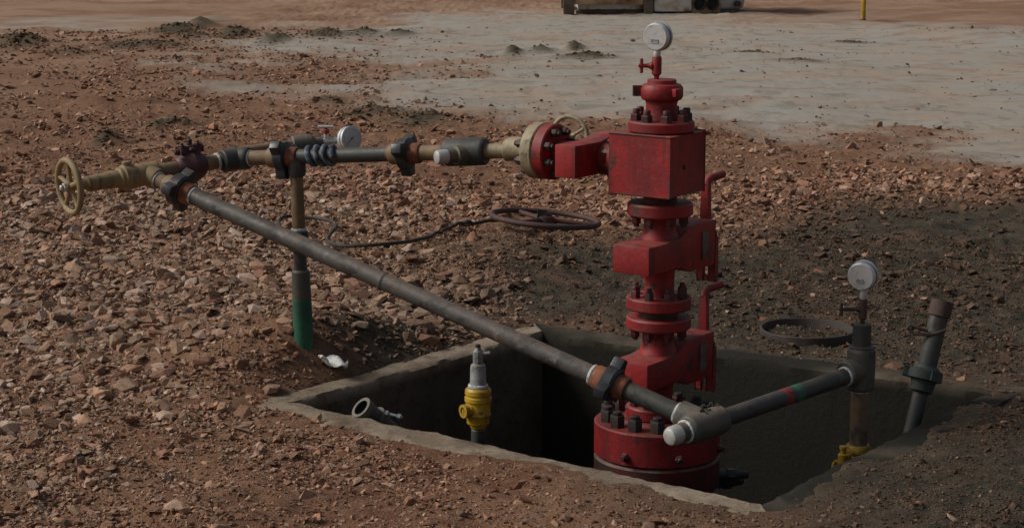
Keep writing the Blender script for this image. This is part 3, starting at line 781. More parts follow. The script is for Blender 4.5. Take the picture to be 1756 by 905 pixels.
def pressure_gauge(parent, c, facing, R, depth, stem_bot, with_dial=True):
    """round gauge; facing = the way the dial looks; back of the case carries the blow-out disc"""
    f_ = Vector(facing).normalized(); x, y, d = frame(f_)
    g_ = MB().lathe(c - f_ * depth * .5, f_, [(0, R * .90), (.003, R * .96), (.009, R), (depth * .72, R), (depth * .72, R * 1.06), (depth, R * 1.06), (depth * 1.02, R * .95), (depth * .96, R * .93)], 48).build('pressure_gauge', 'case', parent)
    MB().lathe(c - f_ * depth * .5, f_, [(depth * .50, R * 1.012), (depth * .68, R * 1.012)], 48).build('band', 'blue_band', g_)
    e = c + f_ * depth * .46
    MB().lathe(e, f_, [(0, R * .93), (.0015, R * .93)], 40).build('dial', 'dial', g_)
    ink = MB()
    for k in range(28):
        a_ = math.radians(-225 + 270 * k / 27); q_ = y * math.sin(-a_ + math.pi) + x * math.cos(a_)
        q_ = x * math.cos(a_) + y * math.sin(-a_)
        ink.box(e + f_ * .0020 + q_ * R * .78, (q_, f_.cross(q_), f_), (R * (.10 if k % 3 == 0 else .05), R * .012, .0003), 0)
    a_ = math.radians(218); q_ = (x * math.cos(a_) + y * math.sin(a_))
    ink.box(e + f_ * .0035 + q_ * R * .22, (q_, f_.cross(q_), f_), (R * .48, R * .022, .0004), 0)
    ink.lathe(e + f_ * .002, f_, [(0, R * .09), (.003, R * .08)], 14)
    ink.build('scale', 'ink', g_)
    MB().lathe(e + f_ * .0055, f_, [(0, R * .925), (.0018, R * .925)], 40).build('glass', 'glass', g_)
    # rectangular vent on the back of the case
    up_ = (UP - f_ * UP.dot(f_)).normalized(); sd_ = up_.cross(f_)
    bk = c - f_ * (depth * .5)
    MB().box(bk - up_ * R * .30, (sd_, up_, f_), (R * .26, R * .13, .0016), .0008).build('vent', 'galv', g_)
    st = MB().lathe(stem_bot, UP, [(0, .0125), (.006, .0135), ((c.z - R * .9 - stem_bot.z) * .6, .0135), ((c.z - R * .8 - stem_bot.z), .010)], 12)
    st.build('connector', 'plug', g_)
    return g_
nb = A(tz(136) - .002); nb.x = W(1126, 130, TY).x
needle_valve(tree, nb, tz(97), .0175, Vector((-1, -.05, 0)).normalized(), 'red', 'red', .054, .026)
gc = W(1127, 63, TY)
pressure_gauge(tree, gc, (.52, .85, .05), .0495, .036, Vector((nb.x, nb.y, tz(97) - .002)))

# wing valve on the back-left face of the block
WO = Vector((BXC.x, BXC.y, tz(277)))
def U(t, o=0): return WO + Uw * t + Vw * o
wf = MB().lathe(U(HB + .0015), Uw, [(0, .084), (.004, .088), (.034, .088), (.038, .084)], 44).build('wing_block_flange', 'red', tree)
for k in range(8):
    a_ = 2 * math.pi * (k + .5) / 8
    MB().hexbolt(U(HB + .037) + (Vw * math.cos(a_) + UP * math.sin(a_)) * .068, Uw, .015, .022, .01).build('bolt', 'bolt_red', wf)
wv = MB()
wv.lathe(U(HB + .036), Uw, [(0, .046), (.05, .048), (.07, .055), (.13, .055), (.16, .046), (.26, .044), (.30, .046)], 32)
wv.prism([(-.195, -.060), (-.195, .058), (-.03, .058), (.05, .075), (.16, .075), (.165, .07), (.165, -.07), (.16, -.075), (.05, -.075), (-.03, -.060)], U(.265), (Vw, UP, Uw), .044, .005)
wvp = wv.build('wing_gate_valve', 'red', tree, sharp=40)
m_ = MB().lathe(U(.265, .165), Vw, [(0, .05), (.02, .05), (.022, .024), (.10, .02)], 28); m_.build('bonnet', 'red_grimy', wvp)
rf = MB().lathe(U(.432), Uw, [(0, .099), (.005, .104), (.043, .104), (.048, .099)], 56).build('wing_outlet_flange', 'red', tree)
for k in range(8):
    a_ = 2 * math.pi * (k + .5) / 8
    MB().hexbolt(U(.433) + (Vw * math.cos(a_) + UP * math.sin(a_)) * .080, -Uw, .0165, .026, .012).build('bolt', 'bolt', rf)

# ================================================================== FLOW LINE
def union(parent, c, d, r=.034, spin=0, mat='union', collars=True, R=None, second='pipe_rust', first='orange'):
    """hammer union: threaded collars either side of a winged nut"""
    c = Vector(c); d = Vector(d).normalized(); x, y, _ = frame(d); R = R or r * 1.95
    nut = MB().lathe(c - d * .024, d, [(0, R * .86), (.005, R), (.040, R), (.048, R * .84)], 40)
    for k in range(3):
        a_ = spin + 2 * math.pi * k / 3; q_ = x * math.cos(a_) + y * math.sin(a_)
        s_ = d.cross(q_)
        nut.prism([(R * .80, -.030), (R * 1.12, -.024), (R * 1.42, -.018), (R * 1.45, .0), (R * 1.42, .018), (R * 1.12, .024), (R * .80, .030)], c + d * 0, (q_, s_, d), .021, .004)
    o = nut.build('union_nut', mat, parent)
    if collars:
        MB().lathe(c + d * .02, d, [(0, r * 1.36), (.036, r * 1.32), (.042, r * 1.22)], 30).build('collar', first, o)
        MB().lathe(c - d * .066, d, [(0, r * 1.16), (.008, r * 1.28), (.044, r * 1.32)], 30).build('collar', second, o)
    return o
def tape(parent, c, d, r):
    return MB().lathe(Vector(c) - Vector(d).normalized() * .005, d, [(0, r * 1.04), (.002, r * 1.10), (.009, r * 1.10), (.011, r * 1.04)], 26).build('thread_tape', 'white', parent)
def tee(parent, a, b_, r, branch=None, mat='fitting', name='tee'):
    """forged tee between a and b_; branch = (direction, length, radius)"""
    a, b_ = Vector(a), Vector(b_); L = (b_ - a).length; d = (b_ - a).normalized()
    m_ = MB().lathe(a, d, [(0, r * .88), (.006, r * .98), (.014, r), (L * .5, r * 1.02), (L - .014, r), (L - .006, r * .98), (L, r * .88)], 36)
    if branch:
        bd, bl, br = branch; bd = Vector(bd).normalized(); m_.lathe(a.lerp(b_, .5), bd, [(0, br), (bl - .01, br), (bl - .003, br * .97), (bl, br * .88)], 32)
    return m_.build(name, mat, parent)
def handwheel(parent, c, nrm, R, r, mat, nspoke=5, hub=.022, name='handwheel'):
    n_ = Vector(nrm).normalized(); x, y, _ = frame(n_); c = Vector(c)
    w_ = MB().torus(c, n_, R, r, 56, 12)
    for k in range(nspoke):
        a_ = 2 * math.pi * (k + .25) / nspoke; q_ = x * math.cos(a_) + y * math.sin(a_)
        pts = [c - n_ * .004 + q_ * t * R for t in (.12, .4, .7, .98)]
        w_.tube(pts, lambda t: r * (.95 - .25 * math.sin(t * math.pi)), 8)
    w_.lathe(c - n_ * .018, n_, [(0, hub), (.004, hub * 1.1), (.026, hub * 1.05), (.032, hub * .9)], 24)
    return w_.build(name, mat, parent)

flow = thing('flow_line', 'brown and black steel flow line running left from the red wing valve to a handwheel', 'pipe', W(400, 290, 7.82) * 1)
# cream choke behind the red flange
cf = MB().lathe(U(.4815), Uw, [(0, .100), (.005, .105), (.046, .105), (.052, .098)], 56).build('choke_flange', 'cream', flow)
for k in range(8):
    a_ = 2 * math.pi * (k + .5) / 8
    MB().hexbolt(U(.532) + (Vw * math.cos(a_) + UP * math.sin(a_)) * .080, Uw, .0165, .026, .012).build('bolt', 'bolt', cf)
E_ = W(882, 258, U(.63).y)
m_ = MB().lathe(U(.528), Uw, [(0, .052), (.02, .046), (.05, .042), (.10, .044), (.13, .036), (.142, .022)], 32)
ch = m_.build('choke_body', 'cream', flow)
m_ = MB().lathe(U(.60), Vw, [(0, .040), (.06, .040), (.07, .030), (.16, .028), (.165, .014), (.32, .013)], 26); m_.build('choke_bonnet', 'cream', ch)
handwheel(flow, W(977, 236, U(.60).y + .26), Vw, .082, .0095, 'cream', 3, .016)
T_ = W(402, 272, 7.82)       # tee where the line turns
Pp = W(508, 277, 7.72)       # over the post
dA = (T_ - E_).normalized()
def LA(px):                  # point on the first leg whose photo column is px
    lo, hi = 0., 1.
    for _ in range(40):
        t = (lo + hi) / 2; p_ = E_.lerp(T_, t)
        x_ = CX + F * p_.x / (p_.y * CP + (H - p_.z) * SP)
        if x_ > px: lo = t
        else: hi = t
    return E_.lerp(T_, (lo + hi) / 2)
rp = .030
MB().lathe(E_ - dA * .03, dA, [(0, .038), (.05, .040), (.062, .040), (.066, .034)], 28).build('choke_outlet', 'cream', flow)
MB().cyl(LA(882), LA(832), .029).build('pipe', 'cream', flow)
bd = Vector((-.86, -.50, -.02)).normalized()
bt = tee(flow, LA(834), LA(764), .053, None, 'fitting')
pc = LA(798) + Vector((0, -.032, -.006))
plug = MB().lathe(pc, bd, [(0, .036), (.040, .036), (.044, .027), (.085, .027), (.087, .025)], 30); plug.build('nipple', 'fitting_olive', bt)
MB().lathe(pc + bd * .080, bd, [(0, .0275), (.034, .0275), (.042, .024), (.045, .017)], 24).build('plug', 'plug', bt)
MB().cyl(LA(766), LA(664), rp).build('pipe', 'pipe_rust', flow)
union(flow, LA(695), dA, .031, .35, first='pipe_rust', second='orange')
MB().cyl(LA(672), LA(462), rp * .98).build('pipe', 'pipe_dark', flow)
# rag wound round the pipe
wr = MB(); pts = []
c0, c1 = LA(577), LA(526); x_, y_, _ = frame(dA)
for i in range(170):
    t = i / 169; a_ = t * 2 * math.pi * 3.6
    rr = .0345 + .002 * math.sin(a_ * .9 + 1.0)
    pts.append(c0.lerp(c1, t) + dA * .004 * math.sin(a_ * 1.0) + (x_ * math.cos(a_) + y_ * math.sin(a_)) * rr)
wr.tube(pts, lambda t: .0098 + .001 * math.sin(t * 40), 10)
wr.build('rag_wrap', 'blue_wrap', flow)
# support tee over the post, then union
MB().lathe(LA(508) + UP * .0, Vector((.02, 0, -1)), [(0, .036), (.06, .036), (.075, .034), (.078, .028)], 28).build('saddle', 'fitting', flow)
union(flow, LA(486), dA, .031, .75, first='pipe_rust', second='orange')
MB().cyl(LA(466), T_, rp).build('pipe', 'pipe_rust', flow)
dB = Vector((-.80, -.60, 0)).normalized()
T2 = W(248, 299, 7.585); HW = W(119, 320, 7.40)
dB = (T2 - T_).normalized(); dC = (HW - T2).normalized()
bt = tee(flow, T_ - dA * .070, T_ + dA * .030, .045, (dB, .075, .045), 'fitting')
tape(bt, T_ - dA * .072, dA, .030); tape(bt, T_ + dB * .078, dB, .030)
MB().cyl(T_ + dB * .05, T2, rp).build('pipe', 'pipe_rust', flow)
# burgundy clamp valve
q_ = T_.lerp(T2, .50); xb, yb, _ = frame(dB)
cv = MB().lathe(q_ - dB * .062, dB, [(0, .036), (.012, .048), (.032, .058), (.062, .070), (.088, .058), (.112, .046), (.124, .036)], 32)
cv.cyl(q_ + UP * .05, q_ + UP * .085, .022); cv.cyl(q_ + UP * .085, q_ + UP * .108, .010)
cv.box(q_ + UP * .068 - dB * .0, (dB, xb, UP), (.045, .024, .010), .004)
cvp = cv.build('plug_valve', 'burgundy', flow)
for k in (-1, 1):
    MB().hexbolt(q_ + UP * .062 + dB * .034 * k - Vector((.01, .03, 0)), Vector((-.3, -.9, .3)), .012, .02, .01).build('bolt', 'burgundy', cvp)
    MB().hexbolt(q_ + UP * .075 + dB * .034 * k, UP, .011, .014, .008).build('bolt', 'burgundy', cvp)
# tee where the long line leaves, plus the valve with the khaki wheel
LB1 = W(1208, 728, 6.47)
dL = (LB1 - T2).normalized()
bt = tee(flow, T2 - dB * .055, T2 + dB * .045, .044, (dL, .062, .042), 'khaki')
tape(bt, T2 + dL * .064, dL, .031)
vb = MB().lathe(T2 + dB * .04, dC, [(0, .040), (.006, .048), (.050, .050), (.056, .044), (.068, .042), (.074, .035), (.16, .031), (.20, .029), (.205, .020), (.235, .014), (.30, .011)], 30)
vb.cyl(T2 + dC * .075 + UP * .045, T2 + dC * .075 + UP * .062, .018)
vbp = vb.build('valve_bonnet', 'khaki', flow)
hw = handwheel(flow, HW, dC, .100, .0125, 'khaki', 5, .020)
MB().hexbolt(HW + dC * .008, dC, .017, .018, .012).build('wheel_nut', 'plug', hw)
# the branch behind: coupling, needle valve and the gauge that faces us
g0 = T_ + Vector((.02, .03, .020)); g1 = W(500, 250, 8.00); g2 = W(597, 239, 8.08)
dG = (g2 - g1).normalized()
MB().cyl(g0, g1 + dG * .02, .024).build('gauge_branch_pipe', 'pipe_rust', flow)
MB().lathe(g1, dG, [(0, .034), (.006, .040), (.080, .040), (.088, .034), (.094, .024), (.128, .022), (.130, .016)], 28).build('gauge_coupling', 'fitting_olive', flow)
nv0 = g1 + dG * .125
nv = MB().cyl(nv0, nv0 + dG * .060, .015, seg=8); nv.cyl(nv0 + dG * .02 + UP * .008, nv0 + dG * .02 + UP * .035, .010)
nvp = nv.build('needle_valve', 'plug', flow)
nh = MB().cyl(nv0 + dG * .02 + UP * .033, nv0 + dG * .02 + UP * .052, .013); nh.cyl(nv0 + dG * .02 + UP * .050, nv0 + dG * .02 + UP * .062, .006)
nh.build('gland', 'red', nvp)
MB().cyl(nv0 + dG * .02 + UP * .062 + Vector((-.032, 0, 0)), nv0 + dG * .02 + UP * .062 + Vector((.032, -.004, 0)), .006, seg=12).build('handle', 'plug', nvp)
gcen = W(598, 238, 8.03); gf = Vector((.68, -.72, .10)).normalized()
pg = pressure_gauge(flow, gcen, gf, .049, .040, gcen - UP * .055)
MB().cyl(nv0 + dG * .055, gcen - gf * .018, .012, seg=12).build('adapter', 'plug', pg)

# ================================================================== SUPPORT POST
pz = W(521, 592, 7.72)
ptop = LA(508) - UP * .07
dP = (pz - ptop)
def PP(py):
    lo, hi = 0., 1.
    for _ in range(40):
        t = (lo + hi) / 2; p_ = ptop.lerp(pz, t)
        dpt = p_.y * CP + (H - p_.z) * SP
        y_ = CY + F * (-(p_.z - H) * CP - p_.y * SP) / dpt
        if y_ < py: lo = t
        else: hi = t
    return ptop.lerp(pz, (lo + hi) / 2)
post = thing('pipe_support', 'upright pipe support with a green painted foot under the flow line', 'support', pz)
MB().cyl(ptop, PP(398), .0255).build('pipe', 'pipe_rust', post)
tape(post, PP(393), dP, .028)
m_ = MB().lathe(PP(396), dP, [(0, .032), (.004, .036), (.045, .038), (.050, .046), (.075, .046), (.080, .038)], 30); m_.build('coupling', 'fitting', post)
MB().cyl(PP(420), PP(474), .026).build('pipe', 'pipe_dark', post)
m_ = MB().lathe(PP(462), dP, [(0, .030), (.008, .036), ((PP(512) - PP(462)).length, .038)], 30); m_.build('reducer', 'fitting_olive', post)
MB().cyl(PP(511), pz + dP.normalized() * .2, .0385, .041).build('foot', 'green', post)

# ================================================================== LONG LINE AND RISER
RS = W(1476, 636, 7.0)
long_l = thing('kill_line', 'long bare steel pipe slanting across the pit with orange collared unions', 'pipe', LB1)
def LL(px):
    lo, hi = 0., 1.
    for _ in range(40):
        t = (lo + hi) / 2; p_ = T2.lerp(LB1, t)
        x_ = CX + F * p_.x / (p_.y * CP + (H - p_.z) * SP)
        if x_ < px: lo = t
        else: hi = t
    return T2.lerp(LB1, (lo + hi) / 2)
rl = .0325
MB().cyl(T2 + dL * .05, LL(312), .030).build('pipe', 'pipe_rust', long_l)
union(long_l, LL(308), dL, .032, .9)
tape(long_l, LL(308) + dL * .066, dL, .0325)
MB().cyl(LL(312), LL(1040), rl, seg=32).build('pipe', 'pipe', long_l)
MB().lathe(LL(655), dL, [(0, rl), (.003, rl * 1.07), (.012, rl * 1.07), (.016, rl)], 30).build('weld_bead', 'pipe', long_l)
union(long_l, LL(1048), dL, .033, 1.25, second='orange')
tape(long_l, LL(1048) - dL * .074, dL, .0345)
MB().cyl(LL(1052), LB1 - dL * .03, rl, seg=32).build('pipe', 'pipe_dark', long_l)
dR = (RS - LB1).normalized()
bt = tee(long_l, LB1 - dR * .085, LB1 + dR * .085, .050, (-dL, .10, .049), 'fitting_olive')
tape(bt, LB1 - dL * .104, dL, .034)
pk = MB().lathe(LB1 - dR * .075, -dR, [(0, .034), (.05, .034), (.052, .032)], 30); pk.build('nipple', 'fitting_olive', bt)
tape(bt, LB1 - dR * .092, dR, .036)
MB().lathe(LB1 - dR * .122, -dR, [(0, .0335), (.034, .0335), (.046, .028), (.050, .019)], 26).build('plug', 'plug', bt)
mc = MB()
for i in range(26):       # lump of dried dope on the tee
    a_ = random.uniform(0, 6.28); p_ = LB1 + dR * random.uniform(-.02, .06) + UP * random.uniform(.042, .056) + Vector((random.uniform(-.02, .02), random.uniform(-.01, .03), 0))
    pv, pf = random.choice(SMLP); r_ = random.uniform(.006, .013)
    mc.add([p_ + Vector(v.tolist()) * r_ for v in pv], pf.tolist())
mc.build('dirt_lump', 'cable', bt, sharp=10)
m_ = MB().cyl(LB1 + dR * .06, RS, .031, seg=32); cp_ = m_.build('pipe', 'pipe_dark', long_l)
Lc = (RS - LB1).length
for f_, mt in ((.475, 'red_band'), (.545, 'green_band')):
    MB().lathe(LB1 + dR * Lc * f_, dR, [(0, .0310), (.001, .0314), (.035, .0314), (.036, .0310)], 32).build('paint_band', mt, cp_)
riser = thing('gauge_riser', 'upright riser pipe with tee and pressure gauge at the right pit wall', 'pipe', Vector((RS.x, RS.y, -.6)))
def RZ(py): return W(1476, py, RS.y).z
def RA(z): return Vector((RS.x, RS.y, z))
bt = tee(riser, RA(RZ(668)), RA(RZ(596)), .051, (-dR, .085, .046), 'fitting_olive')
tape(bt, RS - dR * .088, dR, .033); tape(bt, RA(RZ(669)), UP, .034)
MB().lathe(RA(RZ(597)), UP, [(0, .044), (.006, .046), (.012, .034), ((RZ(556) - RZ(597)), .033), ((RZ(554) - RZ(597)), .028)], 30).build('coupling', 'pipe_dark', riser)
MB().cyl(RA(RZ(668)), RA(RZ(786)), .0325).build('pipe', 'pipe_rust', riser)
needle_valve(riser, RA(RZ(556)), RZ(512), .0155, Vector((-1, -.1, 0)).normalized(), 'rust_dark', 'rust_dark', .078, .024)
pressure_gauge(riser, W(1479, 473, RS.y), (.52, .85, .05), .052, .040, RA(RZ(514)))
def yellow_valve(root, c, ztop, zbot, r, side, out=.05):
    Lz = ztop - zbot
    v_ = MB().lathe(Vector((c.x, c.y, zbot)), UP, [(0, r * .45), (Lz * .06, r * .62), (Lz * .12, r * .66), (Lz * .16, r * .86), (Lz * .34, r * .92), (Lz * .37, r * .98), (Lz * .41, r * .92), (Lz * .66, r * .95), (Lz * .69, r * 1.04), (Lz * .78, r * 1.04), (Lz * .80, r * .94), (Lz * .84, r * .94), (Lz * .86, r * 1.02), (Lz * .95, r * 1.0), (Lz, r * .86)], 36).build('valve_body', 'yellow', root)
    s0 = Vector((c.x, c.y, zbot + Lz * .5))
    m_ = MB().lathe(s0 + side * r * .7, side, [(0, r * .55), (out * .5, r * .55), (out * .55, r * .42), (out, r * .40), (out * 1.02, r * .52), (out * 1.4, r * .52)], 24)
    m_.pipe(s0 + side * (r * .7 + out * 1.35), s0 + side * (r * .7 + out * 1.6), r * .52, r * .32); m_.build('side_outlet', 'yellow', v_)
    return v_
yv = Vector((RS.x, RS.y, 0))
v_ = yellow_valve(riser, yv, RZ(761), RZ(845), .047, Vector((-.85, -.5, .25)).normalized(), .045)
m_ = MB()
for (px, py, ln) in ((1446, 770, .06), (1455, 782, .04)):
    p_ = W(px, py, RS.y - .06); m_.lathe(p_ - UP * ln, UP, [(0, .018), (ln * .7, .019), (ln * .75, .011), (ln, .011), (ln + .004, .014), (ln + .012, .014), (ln + .013, .007)], 20)
m_.build('bleed_port', 'yellow', v_)
MB().cyl(RA(RZ(848)), RA(-.7), .03).build('pipe', 'pipe_dark', riser)

# ================================================================== OTHER PIPES IN THE PIT
yc = W(820, 690, 6.95)
ys = thing('yellow_valve', 'yellow valve with grey bleed fitting standing in the dark pit', 'valve', Vector((yc.x, yc.y, -1.28)))
def YZ(py): return W(820, py, 6.95).z
yellow_valve(ys, yc, YZ(664), YZ(736), .0475, Vector((-.80, -.6, 0)).normalized(), .022)
ty = Vector((yc.x, yc.y, 0))
tape(ys, Vector((yc.x, yc.y, YZ(661))), UP, .033)
MB().lathe(Vector((yc.x, yc.y, YZ(664))), UP, [(0, .032), (.004, .030), (YZ(630) - YZ(664), .028), (YZ(625) - YZ(664), .026), (YZ(622) - YZ(664), .016)], 28).build('nipple', 'galv', ys)
bf = MB().lathe(Vector((yc.x, yc.y, YZ(624))), UP, [(0, .015), (.006, .0185), (YZ(602) - YZ(624), .0185), (YZ(599) - YZ(624), .012), (YZ(594) - YZ(624), .009)], 8)
bfp = bf.build('bleed_valve', 'galv', ys)
c_ = Vector((yc.x, yc.y, YZ(606)))
MB().cyl(c_, c_ + Vector((.045, -.01, .006)), .006, seg=10).build('handle', 'plug', bfp)
MB().cyl(c_ + UP * .02, c_ + UP * .034, .010, seg=12).build('cap', 'rust_dark', bfp)
MB().cyl(Vector((yc.x, yc.y, YZ(735))), Vector((yc.x, yc.y, -1.28)), .026).build('pipe', 'pipe_dark', ys)

oc = W(620, 699, 7.08); od = Vector((.62, .40, -.70)).normalized()
op = thing('open_pipe', 'dark open ended pipe with bolted clamp at the left corner of the pit', 'pipe', oc + od * .45)
MB().pipe(oc, oc + od * .40, .040, .031, 32).build('pipe', 'pipe_dark', op)
MB().pipe(oc - od * .004, oc + od * .022, .0435, .031, 32).build('lip', 'fitting_olive', op)
cl = MB().pipe(oc + od * .07, oc + od * .105, .052, .038, 32).build('clamp', 'fitting_olive', op)
b0 = oc + od * .085 + Vector((.035, -.02, .035))
m_ = MB().cyl(b0, b0 + Vector((.055, -.01, -.012)), .006, seg=10); m_.hexbolt(b0 + Vector((.045, -.008, -.010)), Vector((1, -.2, -.2)), .011, .014, .006); m_.hexbolt(b0, Vector((1, -.2, -.2)), .011, .012, .003)
m_.build('clamp_bolt', 'galv', cl)

l0 = W(1560, 752, 7.22); l1 = W(1616, 518, 7.34); ld = (l1 - l0).normalized(); Ll = (l1 - l0).length
lean = thing('leaning_pipe', 'leaning rusty pipe with green union rising from the right corner of the pit', 'pipe', l0 - ld * .5)
MB().pipe(l0 - ld * .5, l0 + ld * Ll * .5, .029, .022, 28).build('pipe', 'pipe_dark', lean)
uc = l0 + ld * Ll * .44
x_, y_, _ = frame(ld)
u_ = MB().lathe(uc - ld * .055, ld, [(0, .033), (.008, .043), (.040, .046), (.048, .050), (.052, .066), (.086, .066), (.092, .050), (.104, .044)], 36)
for k in range(3):
    a_ = .4 + 2 * math.pi * k / 3; q_ = x_ * math.cos(a_) + y_ * math.sin(a_)
    u_.box(uc + ld * .014 + q_ * .066, (q_, ld, ld.cross(q_)), (.012, .017, .018), .004)
u_.build('union_nut', 'green_dark', lean)
MB().pipe(l0 + ld * Ll * .45, l1, .036, .028, 28).build('upper_pipe', 'pipe_dark', lean)
MB().pipe(l1 - ld * .055, l1 + ld * .004, .043, .030, 28).build('collar', 'rust_dark', lean)
h0 = l0 + ld * Ll * .80
MB().tube([h0 + Vector((-.036, -.03, 0)), h0 + Vector((-.07, -.03, .012)), h0 + Vector((-.10, -.02, .022)), h0 + Vector((-.11, -.01, .008)), h0 + Vector((-.085, -.02, -.012)), h0 + Vector((-.04, -.03, -.014)), h0 + Vector((.0, -.04, -.004)), h0 + Vector((.03, -.034, .006))], .0065, 8).build('wire_loop', 'rust_dark', lean)

# ================================================================== THINGS LYING ON THE GROUND
rc = G(1384, 571); rr = 81 / PPM(rc)
_a = np.linspace(0, 2 * math.pi, 48)
rh = float(np.max(ground_h(rc.x + rr * np.cos(_a), rc.y + rr * np.sin(_a))))
ring = thing('conductor_ring', 'rusty steel ring of a buried pipe end standing out of the dark mud', 'pipe ring', Vector((rc.x, rc.y, rh)))
pts = MB(); seg = 64; vs = []; fs = []
for k in range(seg):
    a_ = 2 * math.pi * k / seg; e = Vector((math.cos(a_), math.sin(a_), 0)); zt = rh + .016 + .0015 * math.sin(a_ * 3)
    for (r_, z_) in ((rr, -.15 + rh), (rr, zt - .003), (rr - .003, zt), (rr - .010, zt), (rr - .012, zt - .004), (rr - .012, -.15 + rh)):
        vs.append(Vector((rc.x, rc.y, 0)) + e * r_ + UP * z_)
for k in range(seg):
    for j in range(5): fs.append([k * 6 + j, k * 6 + j + 1, ((k + 1) % seg) * 6 + j + 1, ((k + 1) % seg) * 6 + j])
pts.add(vs, fs).build('rim', 'ring_steel', ring)

wc = W(935, 375, 11.05); wn = Vector((.085, .03, 1)).normalized(); WR = 92 / PPM(wc)
wh = thing('fallen_handwheel', 'large reddish handwheel lying flat on the stones behind the wellhead', 'handwheel', wc - UP * .08)
MB().torus(wc, wn, WR, .0165, 80, 12).build('rim', 'red_wheel', wh)
x_, y_, _ = frame(wn)
if abs(x_.x) < abs(y_.x): x_, y_ = y_, x_
for k, a_ in enumerate((.12, 2.2, 4.2)):
    q_ = x_ * math.cos(a_) + y_ * math.sin(a_)
    MB().tube([wc + q_ * WR * t - wn * .006 for t in (.08, .35, .7, .99)], .0135, 10).build('spoke', 'red_wheel', wh)
hb = MB().lathe(wc - wn * .03, wn, [(0, .050), (.01, .056), (.045, .052), (.05, .036), (.062, .034), (.064, .026)], 28)
hb.box(wc + wn * .032 + Vector((-.02, -.01, 0)), (x_, y_, wn), (.026, .024, .024), .004)
hb.build('hub', 'red_wheel', wh)
MB().cyl(wc - wn * .02 + Vector((-.12, -.05, 0)), wc - wn * .16 + Vector((-.14, -.05, 0)), .016).build('stub', 'rust_dark', wh)

cpx = [(484, 398), (478, 384), (492, 375), (520, 374), (548, 376), (570, 383), (576, 394), (566, 406), (562, 415), (580, 422), (610, 425), (650, 424), (690, 419), (730, 409), (770, 398), (810, 388), (850, 383), (900, 384), (960, 382)]
cpts = []
for (a_, b_) in cpx:
    g = G(a_, b_, .05); cpts.append(g)
fine = []
for i in range(len(cpts) - 1):
    p0, p1, p2, p3 = cpts[max(i - 1, 0)], cpts[i], cpts[i + 1], cpts[min(i + 2, len(cpts) - 1)]
    for k in range(8):
        t = k / 8; q_ = .5 * ((2 * p1) + (p2 - p0) * t + (2 * p0 - 5 * p1 + 4 * p2 - p3) * t * t + (3 * p1 - p0 - 3 * p2 + p3) * t ** 3)
        hz = float(ground_h(np.array([q_.x]), np.array([q_.y]))[0]); fine.append(Vector((q_.x, q_.y, max(hz + .04, .06) + .006 * math.sin(i * 1.3 + t))))
tag(MB().tube(fine, .0105, 10).build('cable', 'cable', None, fine[0]), 'thin black cable snaking over the stones behind the support post', 'cable')

# torn scrap of white plastic by the post
sp = W(571, 601, 7.66); sp.z = float(ground_h(np.array([sp.x]), np.array([sp.y]))[0]) + .055
mb = MB(); nu, nv_ = 14, 8; vs = []; fs = []
for i in range(nu):
    for j in range(nv_):
        u_, v_ = i / (nu - 1), j / (nv_ - 1)
        edge = .75 + .5 * random.random()
        p_ = sp + Vector(((u_ - .5) * .115, (v_ - .5) * .09 * (edge if j in (0, nv_ - 1) else 1) - (u_ - .5) * .03, .011 * math.sin(u_ * 9 + v_ * 4) + .010 * math.sin(v_ * 8 + u_ * 5) - u_ * .02 + random.uniform(-.004, .004)))
        vs.append(p_)
for i in range(nu - 1):
    for j in range(nv_ - 1):
        if (i, j) in ((0, 0), (0, nv_ - 2), (nu - 2, 0), (5, 0), (6, 0), (9, nv_ - 2)): continue
        fs.append([i * nv_ + j, (i + 1) * nv_ + j, (i + 1) * nv_ + j + 1, i * nv_ + j + 1])
so = mb.add(vs, fs).build('plastic_scrap', 'plastic', None, sp, sharp=60)
sm_ = so.modifiers.new('thickness', 'SOLIDIFY'); sm_.thickness = .0025
tag(so, 'crumpled torn white plastic scrap among stones beside the green post foot', 'litter')

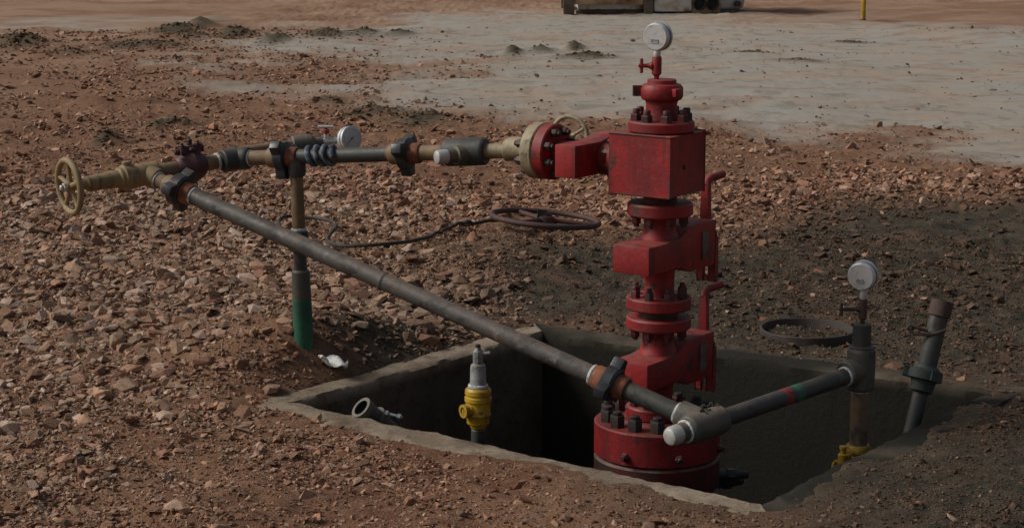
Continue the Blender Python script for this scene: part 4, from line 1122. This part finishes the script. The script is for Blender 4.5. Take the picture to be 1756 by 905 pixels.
# ================================================================== BACKGROUND
TB = G(1120, 24); sc_ = 1 / PPM(TB)
tank = thing('skid_tank', 'rust streaked off white skid tank at the far edge of the yard', 'tank', TB)
tx = lambda px: (px - CX) * sc_
def TBX(name, px0, px1, y0, y1, z0, z1, mat, bev=.01, parent=None):
    return MB().box(Vector(((tx(px0) + tx(px1)) / 2, TB.y + (y0 + y1) / 2, (z0 + z1) / 2)), (Vector((1, 0, 0)), Vector((0, 1, 0)), UP), (abs(tx(px1) - tx(px0)) / 2, (y1 - y0) / 2, (z1 - z0) / 2), bev).build(name, mat, parent or tank)
TBX('post', 966, 985, -.05, .10, 0, 1.7, 'skid'); TBX('post', 1104, 1120, -.05, .10, 0, 1.7, 'skid')
TBX('post', 966, 985, 1.3, 1.45, 0, 1.7, 'skid'); TBX('post', 1104, 1120, 1.3, 1.45, 0, 1.7, 'skid')
TBX('beam', 985.5, 1103.5, -.03, .07, .14, .30, 'tank_tan'); TBX('beam', 985.5, 1103.5, -.03, .07, 1.5, 1.66, 'tank_tan')
TBX('tank_shell', 990, 1112, .10, 1.25, .05, 1.45, 'tank_white', .05)
TBX('panel', 1121, 1186, -.02, 1.3, .03, 1.5, 'tank_white', .03)
pb = TBX('pump_box', 1186.3, 1236, .02, 1.25, .0, 1.3, 'tank_tan', .03)
for px in (1199, 1221):
    c_ = Vector((tx(px), TB.y + .02, .15)); MB().lathe(c_, Vector((0, -1, 0)), [(0, .10), (.05, .10), (.06, .085), (.02, .07)], 24).build('port', 'black', pb)
ct = Vector((tx(1234), TB.y + .62, .05))
vt = MB().lathe(ct, UP, [(0, .40), (.03, .43), (.12, .44), (1.3, .44), (1.42, .40), (1.48, .2), (1.49, .05)], 40).build('round_tank', 'tank_white', tank)
MB().cyl(Vector((tx(1266), TB.y + .30, .14)), Vector((tx(1268), TB.y + .14, .14)), .045).build('drain_valve', 'rust_dark', vt)
TBX('skid_runner', 988, 1280, .15, .30, -.03, .045, 'skid'); TBX('skid_runner', 988, 1280, .95, 1.1, -.03, .045, 'skid')

yp = G(1480, 37)
mp_ = thing('marker_post', 'thin yellow marker post standing alone near the far tank', 'post', yp)
MB().cyl(yp - UP * .2, yp + UP * 1.25, .034, seg=16).build('pole', 'yellow', mp_)
MB().cyl(yp + UP * 1.25, yp + UP * 1.27, .038, seg=16).build('cap', 'yellow', mp_)
MB().lathe(yp - UP * .1, UP, [(0, .06), (.11, .055), (.135, .036)], 16).build('base', 'rust_dark', mp_)
